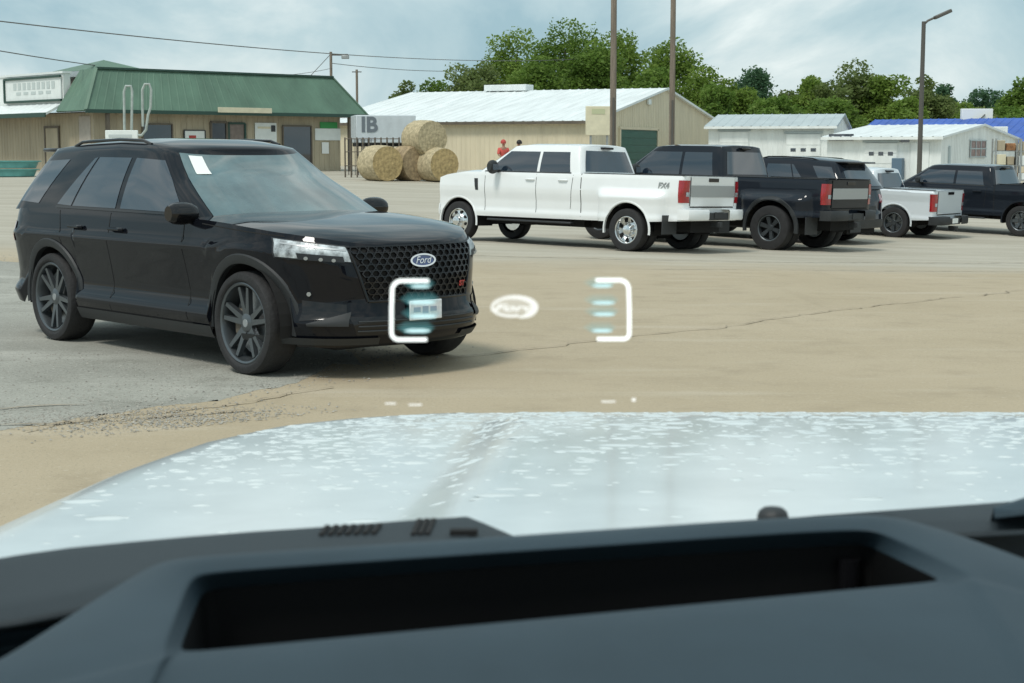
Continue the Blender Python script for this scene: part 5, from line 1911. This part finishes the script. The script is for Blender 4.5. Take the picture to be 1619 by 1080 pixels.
ysH = np.concatenate([np.linspace(1.05, 2.3, 36), np.linspace(2.33, 2.745, 26)])
rows = []
for y in ysH:
    xl = float(hood_edge(y)); xr_ = .92 - xl
    row = []
    N = 90
    for j in range(N + 1):
        u = j / N; x = xl + (xr_ - xl) * u
        ed = min(x - xl, xr_ - x); fr = 2.80 - y
        z = float(hood_z(x, y)) - .010 * max(0, 1 - ed / .045) ** 2 - .028 * max(0, 1 - fr / .12) ** 2
        row.append((x, y, z))
    rows.append(row)
# rounded front row and skirts
front = [(x, 2.80 + .02 * (1 - abs(2 * j / 90 - 1) ** 2), z - .012) for j, (x, y, z) in enumerate([(p[0], p[1], p[2]) for p in rows[-1]])]
rows.append([(p[0], p[1], p[2] - .01) for p in front])
rows.append([(p[0], p[1] + .02, p[2] - .06) for p in front])
MB().grid(rows).build('hood', M['hoodwhite'], own, sharp=0)
mb = MB()
sk = [r_[0] for r_ in rows]
mb.grid([[(x - .004, y, z - .006), (x - .05, y, z - .04), (x - .16, y + .02, z - .10), (x - .22, y + .03, z - .5)] for x, y, z in sk])
mb.build('fender', M['hoodwhite'], own)
mb = MB(); mb.grid([[(x, y, z), (x, y + .04, z - .5)] for x, y, z in rows[-1]]); mb.build('front_grille', M['trim'], own)
hood = [c for c in own.children if c.name.startswith('hood')][0]
# water standing on the hood in beads and flat blots
V, F = [], []
cnt = 0
while cnt < 3400:
    y = 1.35 + 1.42 * rnd.random() ** .6
    xl = float(hood_edge(min(y, 2.74)))
    x = rnd.uniform(xl + .05, 1.05)
    if rnd.random() > (.25 + .75 * float(sm(1.5, 2.4, y))): continue
    s = min(.016, .0016 + rnd.expovariate(1 / .0032))
    if y > 2.66 + .04 * rnd.random(): continue
    n = len(V)
    h = s * rnd.uniform(.10, .22) * (1 if s < .008 else .6)
    a0 = rnd.uniform(0, 6.3); ecc = rnd.uniform(.9, 2.0)
    ring1 = [(math.cos(a0 + 2 * math.pi * k / 9), math.sin(a0 + 2 * math.pi * k / 9)) for k in range(9)]
    wob = [rnd.uniform(.8, 1.2) for _ in range(9)]
    fr = 2.80 - y
    zz = lambda px_, py_: float(hood_z(px_, py_)) - .028 * max(0, 1 - (2.80 - py_) / .12) ** 2
    z0 = zz(x, y); gx = (zz(x + .01, y) - z0) / .01; gy = (zz(x, y + .01) - z0) / .01
    for f, hh in ((1.0, -.0002), (.78, h * .28), (.45, h * .75)):
        for (c, s_), wv in zip(ring1, wob):
            dx, dy = c * s * ecc * f * wv, s_ * s * f * wv
            V.append((x + dx, y + dy, z0 + gx * dx + gy * dy + hh))
    V.append((x, y, z0 + h))
    for r0 in (0, 9):
        for k in range(9):
            F.append((n + r0 + k, n + r0 + (k + 1) % 9, n + r0 + 9 + (k + 1) % 9, n + r0 + 9 + k))
    for k in range(9):
        F.append((n + 18 + k, n + 18 + (k + 1) % 9, n + 27, n + 27))
    cnt += 1
me = bpy.data.meshes.new('rain_drops')
me.from_pydata(V, [], [f if f[2] != f[3] else f[:3] for f in F])
me.polygons.foreach_set('use_smooth', [True] * len(me.polygons))
o = link('rain_drops', me, M['bead'], hood); o['kind'] = 'stuff'

# ---- dashboard pad at the foot of the windscreen, left of the display housing
def outline(pts): return [Vector(at_z(*p)) for p in pts]


def pad(name, far, near, m, parent, drop=.06, k=8, sag=.0):
    """thick sheet between a far and a near edge with rolled edges"""
    rows = []
    n_ = len(far)
    rows.append([p + Vector((0, .006, -drop)) for p in far])
    rows.append([p + Vector((0, .006, -.012)) for p in far])
    for i in range(k + 1):
        f = i / k
        rows.append([a_.lerp(b_, f) + Vector((0, 0, -.004 * (1 if i in (0, k) else 0) - sag * 4 * f * (1 - f))) for a_, b_ in zip(far, near)])
    rows.append([p + Vector((0, -.001, -.002)) for p in near])
    rows.append([p + Vector((0, -.001, -.005)) for p in near])
    o = MB().grid(rows).build(name, m, parent, sharp=0)
    return o


ZD = 1.452
far = outline([(-170, 898, ZD), (-60, 881, ZD), (30, 866, ZD), (110, 855, ZD), (200, 848, ZD), (300, 841, ZD), (400, 833, ZD), (520, 825, ZD), (640, 816, ZD), (738, 810, ZD), (762, 822, ZD - .004), (812, 847, ZD - .012)])
near = outline([(-170, 1000, ZD - .01), (-60, 984, ZD - .008), (30, 972, ZD - .006), (120, 955, ZD - .004), (220, 930, ZD), (300, 905, ZD), (400, 898, ZD), (520, 890, ZD), (640, 880, ZD), (738, 868, ZD), (790, 866, ZD - .004), (850, 866, ZD - .012)])
padl = pad('dashboard', far, near, M['dashdark'], own, .05, 8, 0)
# defroster slots: two banks of slanted openings with raised ribs between
for x0, x1, n_, y0, y1 in ((508, 604, 7, 830, 844), (655, 688, 3, 820, 843)):
    for k in range(n_):
        px = x0 + (x1 - x0) * (k + .5) / n_
        yc = y0 - (px - x0) * .03
        q = [at_z(px - 1, yc, ZD + .0015), at_z(px + 7, yc - .5, ZD + .0015), at_z(px - 3, y1 - (px - x0) * .03, ZD + .0015), at_z(px - 11, y1 - (px - x0) * .03, ZD + .0015)]
        mb = MB(); mb.poly(q)
        for i in range(4):
            a_, b_ = q[i], q[(i + 1) % 4]
            mb.quad(a_, b_, b_ - Vector((0, 0, .012)), a_ - Vector((0, 0, .012)))
        mb.build('defroster_slot', M['void'], padl, smooth=False)
mb = MB(); a_ = at_z(728, 843, ZD + .001); mb.box(a_.x - .006, a_.x + .010, a_.y - .002, a_.y + .004, ZD, ZD + .003); mb.build('clip', M['void'], padl)
# lower lip at left and the dark gap above it
far = outline([(-170, 1030, 1.425), (-40, 996, 1.425), (60, 984, 1.425), (160, 972, 1.425)])
near = outline([(-170, 1062, 1.42), (-40, 1020, 1.42), (60, 1004, 1.42), (160, 986, 1.42)])
pad('side_trim', far, near, M['dash'], own, .02, 4)
# right hand pad, sensor
far = outline([(1190, 818, ZD), (1300, 808, ZD), (1420, 798, ZD), (1520, 790, ZD), (1610, 783, ZD), (1740, 771, ZD)])
near = outline([(1190, 846, ZD - .02), (1300, 840, ZD - .01), (1420, 838, ZD - .004), (1520, 836, ZD), (1610, 832, ZD), (1740, 824, ZD)])
padr = pad('dashboard', far, near, M['dashdark'], own, .05, 5)
a_ = at_z(1222, 815, ZD)
mb = MB(); mb.lathe([(.0095, -.004), (.0095, .002), (.0085, .0055), (.006, .0075), (.0, .0082)], 24, axis='z')
o = mb.build('light_sensor', M['trim'], padr); o.location = a_ - Vector((0, 0, .003))
far = outline([(1570, 800, ZD + .01), (1620, 779, ZD + .014), (1760, 752, ZD + .02)])
near = outline([(1572, 806, ZD + .01), (1625, 800, ZD + .012), (1760, 786, ZD + .015)])
pad('pillar_trim', far, near, M['dash'], own, .02, 3)
# ---- head up display housing: rim, bevel, deep black well
def loop(far_l, far_, far_r, near_r, near_l): return far_l + far_ + far_r + near_r + near_l


ZH = 1.470
R0 = outline([(-330, 1180, ZH - .025), (-60, 1074, ZH - .012), (60, 1000, ZH - .008), (150, 944, ZH - .005), (228, 898, ZH - .002), (262, 886, ZH), (320, 880, ZH), (560, 865, ZH), (800, 849, ZH), (1020, 834, ZH), (1205, 821, ZH), (1340, 815, ZH), (1400, 816, ZH), (1445, 823, ZH - .001), (1530, 848, ZH - .004), (1619, 880, ZH - .006), (1760, 934, ZH - .012), (1990, 1030, ZH - .03)])
R1 = outline([(258, 1040, ZH - .004), (257, 1026, ZH - .004), (263, 1005, ZH - .003), (283, 955, ZH - .002), (296, 924, ZH - .001), (308, 911, ZH), (332, 904, ZH), (560, 889, ZH), (800, 873, ZH), (1020, 858, ZH), (1205, 845, ZH), (1330, 838, ZH), (1376, 838, ZH), (1402, 845, ZH - .001), (1470, 875, ZH - .002), (1520, 900, ZH - .003), (1534, 909, ZH - .004), (1540, 916, ZH - .004)])
R2 = outline([(287, 1032, ZH - .010), (286, 1024, ZH - .010), (290, 1010, ZH - .010), (306, 968, ZH - .011), (316, 944, ZH - .012), (324, 935, ZH - .012), (342, 930, ZH - .012), (560, 913, ZH - .012), (800, 895, ZH - .012), (1020, 881, ZH - .012), (1205, 869, ZH - .012), (1330, 862, ZH - .012), (1362, 861, ZH - .012), (1378, 865, ZH - .012), (1430, 890, ZH - .011), (1470, 909, ZH - .010), (1481, 915, ZH - .010), (1485, 919, ZH - .010)])
R3 = [Vector((p.x * .99 + .003, p.y * .985 + .012, ZH - .085)) for p in R2]
back = [p + Vector((-.0, .012, -.01)) for p in R0]
back2 = [p + Vector((0, .02, -.09)) for p in R0]
mb = MB()
rows = [back2, back, R0]
nr_ = len(R0)
rows += [[a_.lerp(b_, f) + Vector((0, 0, .0035 * math.sin(math.pi * f) * min(1, i / 4, (nr_ - 1 - i) / 4))) for i, (a_, b_) in enumerate(zip(R0, R1))] for f in (.12, .3, .5, .7, .88)]
rows += [R1] + [[a_.lerp(b_, f) for a_, b_ in zip(R1, R2)] for f in (.15, .5, .85)] + [R2]
mb.grid(rows)
# near pad, continuous with the rim's two ends, running down towards the driver
left = [r_[0] for r_ in rows[2:]]
right = [r_[-1] for r_ in rows[2:]][::-1]
Nn = left + [R2[0].lerp(R2[-1], t) for t in np.linspace(0, 1, 17)[1:-1]] + right
prow = [Nn]
for dy, dz in ((-.0015, .0004), (-.006, .0010), (-.02, .0008), (-.06, -.004), (-.14, -.016), (-.26, -.05), (-.40, -.12)):
    bl = float(sm(.0, .022, -dy))
    prow.append([Vector((p.x, p.y + dy, (p.z * (1 - bl) + bl * float(np.interp(p.x, [R0[0].x, R1[0].x, R1[-1].x, R0[-1].x], [R0[0].z, ZH - .007, ZH - .007, R0[-1].z]))) + dz)) for p in Nn])
mb.grid(prow)
hs = mb.build('display_housing', M['dash'], own, sharp=0)
s_ = hs.modifiers.new('sub', 'SUBSURF'); s_.levels = s_.render_levels = 2
s_.boundary_smooth = 'PRESERVE_CORNERS'
# well
mb = MB()
lp2, lp3 = R2 + [], R3 + []
mb.grid([lp2, lp3], closed_v=True)
mb.poly(lp3)
mb.build('display_well', pm('well_black', (.003, .0032, .0035), .7, spec=.2), own, smooth=False)
mb = MB(); a_ = R2[13].lerp(R2[12], .5); mb.tube([(a_.x - .010, a_.y - .004, a_.z - .006), (a_.x - .010, a_.y - .004, a_.z - .08)], .006, 10); mb.build('well_rib', M['gloss'], own)
# dark floor below the dash edges (cowl and gap)
mb = MB(); mb.box(-.9, 1.0, .50, .86, 1.05, 1.36); mb.build('dashboard_core', M['void'], own)
mb = MB(); mb.box(-.72, 1.55, 1.0, 1.20, 1.20, 1.285); mb.build('cowl', M['trim'], own)

# ---- head up display figure, lit on the sloping windscreen surface
WS0, WSS = Vector((0, 1.15, 1.42)), math.tan(R(32))
def on_screen(px, py):
    d = ray(px, py); o = Vector(EYE)
    # plane z = 1.42 + (1.15 - y) * slope
    k = (1.42 + 1.15 * WSS - o.z - o.y * WSS) / (d.z + d.y * WSS)
    return o + d * k


def strip(mb, pts, wpx):
    pts2 = []
    for i, (x, y) in enumerate(pts):
        a_ = pts[max(0, i - 1)]; b_ = pts[min(len(pts) - 1, i + 1)]
        tx, ty = b_[0] - a_[0], b_[1] - a_[1]; l_ = math.hypot(tx, ty) or 1
        wv = wpx if not isinstance(wpx, (list, tuple)) else wpx[i]
        pts2.append([on_screen(x - ty / l_ * wv / 2, y + tx / l_ * wv / 2), on_screen(x + ty / l_ * wv / 2, y - tx / l_ * wv / 2)])
    mb.grid(pts2)


gm = bpy.data.materials.new('display_glow')
gm.use_nodes = True
gt = gm.node_tree
em_ = gt.nodes.new('ShaderNodeEmission'); em_.inputs[0].default_value = (0.25, 0.80, 0.85, 1); em_.inputs[1].default_value = .7
tp_ = gt.nodes.new('ShaderNodeBsdfTransparent')
mx_ = gt.nodes.new('ShaderNodeMixShader'); mx_.inputs[0].default_value = .15
gt.links.new(tp_.outputs[0], mx_.inputs[1]); gt.links.new(em_.outputs[0], mx_.inputs[2])
gt.links.new(mx_.outputs[0], gt.nodes['Material Output'].inputs[0])
hd = empty('head_up_display', (0, 0, 0)); hd.parent = own
def arc(cx, cy, r_, a0, a1, n_=6): return [(cx + r_ * math.cos(R(a0 + (a1 - a0) * i / n_)), cy + r_ * math.sin(R(a0 + (a1 - a0) * i / n_))) for i in range(n_ + 1)]


for nm, pts, wpx in (
    ('display_bracket', [(678, 444), (660, 444)] + arc(635, 459, 15, -90, -180) + [(619, 490)] + arc(630, 526, 11, 180, 90) + [(655, 537), (675, 537)], 5.8),
    ('display_bracket', [(942, 443), (960, 443)] + arc(980, 457, 14, -90, 0) + [(995, 490)] + arc(986, 527, 9, 0, 90) + [(960, 536), (944, 536)], 5.8)):
    mb = MB(); strip(mb, pts, wpx); mb.build(nm, M['hud'], hd, smooth=False)
for x0, x1, y, w_ in ((650, 680, 453, 5), (646, 688, 478, 6), (648, 690, 500, 6), (640, 680, 523, 6), (937, 968, 452, 5), (937, 972, 479, 5), (938, 972, 497, 5), (936, 968, 523, 5)):
    mb = MB(); strip(mb, [(x0, y), (x0 + (x1 - x0) * .25, y), (x1 - (x1 - x0) * .25, y), (x1, y)], [w_ * .3, w_, w_, w_ * .3]); db = mb.build('display_bar', M['hudbar'], hd, smooth=False)
    for e_, ww in ((14, 3.2), (7, 2.0)):
        mb = MB(); strip(mb, [(x0 - e_, y + .5), (x0, y + .5), (x1 - 4, y + .5), (x1 + e_ * .5, y + .5)], [1, w_ * ww, w_ * ww, 1])
        g_ = mb.build('display_glow', gm, db, smooth=False); g_.location = (0, .0015 * e_ / 7, .0009 * e_ / 7)
for x0, x1, y in ((609, 626, 638), (646, 667, 640), (951, 973, 635), (999, 1005, 632)):
    mb = MB(); strip(mb, [(x0, y), (x1, y)], 2.2 if x1 - x0 > 8 else 5); mb.build('display_dash', M['hudsoft'], hd, smooth=False)
# oval emblem, brightest along its right rim
mb = MB()
pts = [(813 + 33 * math.cos(t), 486 + 16 * math.sin(t)) for t in np.linspace(-2.45, 1.35, 30)]
strip(mb, pts, list(np.interp(np.linspace(0, 1, 30), [0, .25, .6, .85, 1], [3, 6, 10, 9, 3]))); em = mb.build('display_oval', M['hudsoft'], hd, smooth=False)
mb = MB()
pts = [(809 + 31 * math.cos(t), 486 + 14 * math.sin(t)) for t in np.linspace(1.2, 4.0, 24)]
strip(mb, pts, 4); mb.build('display_oval_edge', M['hudsoft'], em, smooth=False)
c0 = on_screen(811, 487); cx_ = on_screen(830, 487) - c0; cy_ = on_screen(811, 470) - c0
me_ = text_mesh('Ford', .0118, .35, .00005, True)
put_text(me_, M['hudsoft'], em, 'display_lettering', c0, cx_, cy_)
mb = MB(); fp_ = [on_screen(811 + 34 * math.cos(t), 486 + 16 * math.sin(t)) for t in np.linspace(0, 2 * math.pi, 33)[:-1]]; mb.poly([q + Vector((0, .002, .0012)) for q in fp_]); fm = gm.copy(); fm.name = 'display_fill'; fm.node_tree.nodes['Emission'].inputs[0].default_value = (.95, .97, .9, 1); fm.node_tree.nodes['Emission'].inputs[1].default_value = 1.0; fm.node_tree.nodes['Mix Shader'].inputs[0].default_value = .3; mb.build('display_fill', fm, em, smooth=False)
mb = MB(); strip(mb, [(776, 491), (783, 489), (790, 491)], [1, 3, 1]); mb.build('display_glint', M['hudsoft'], em, smooth=False)
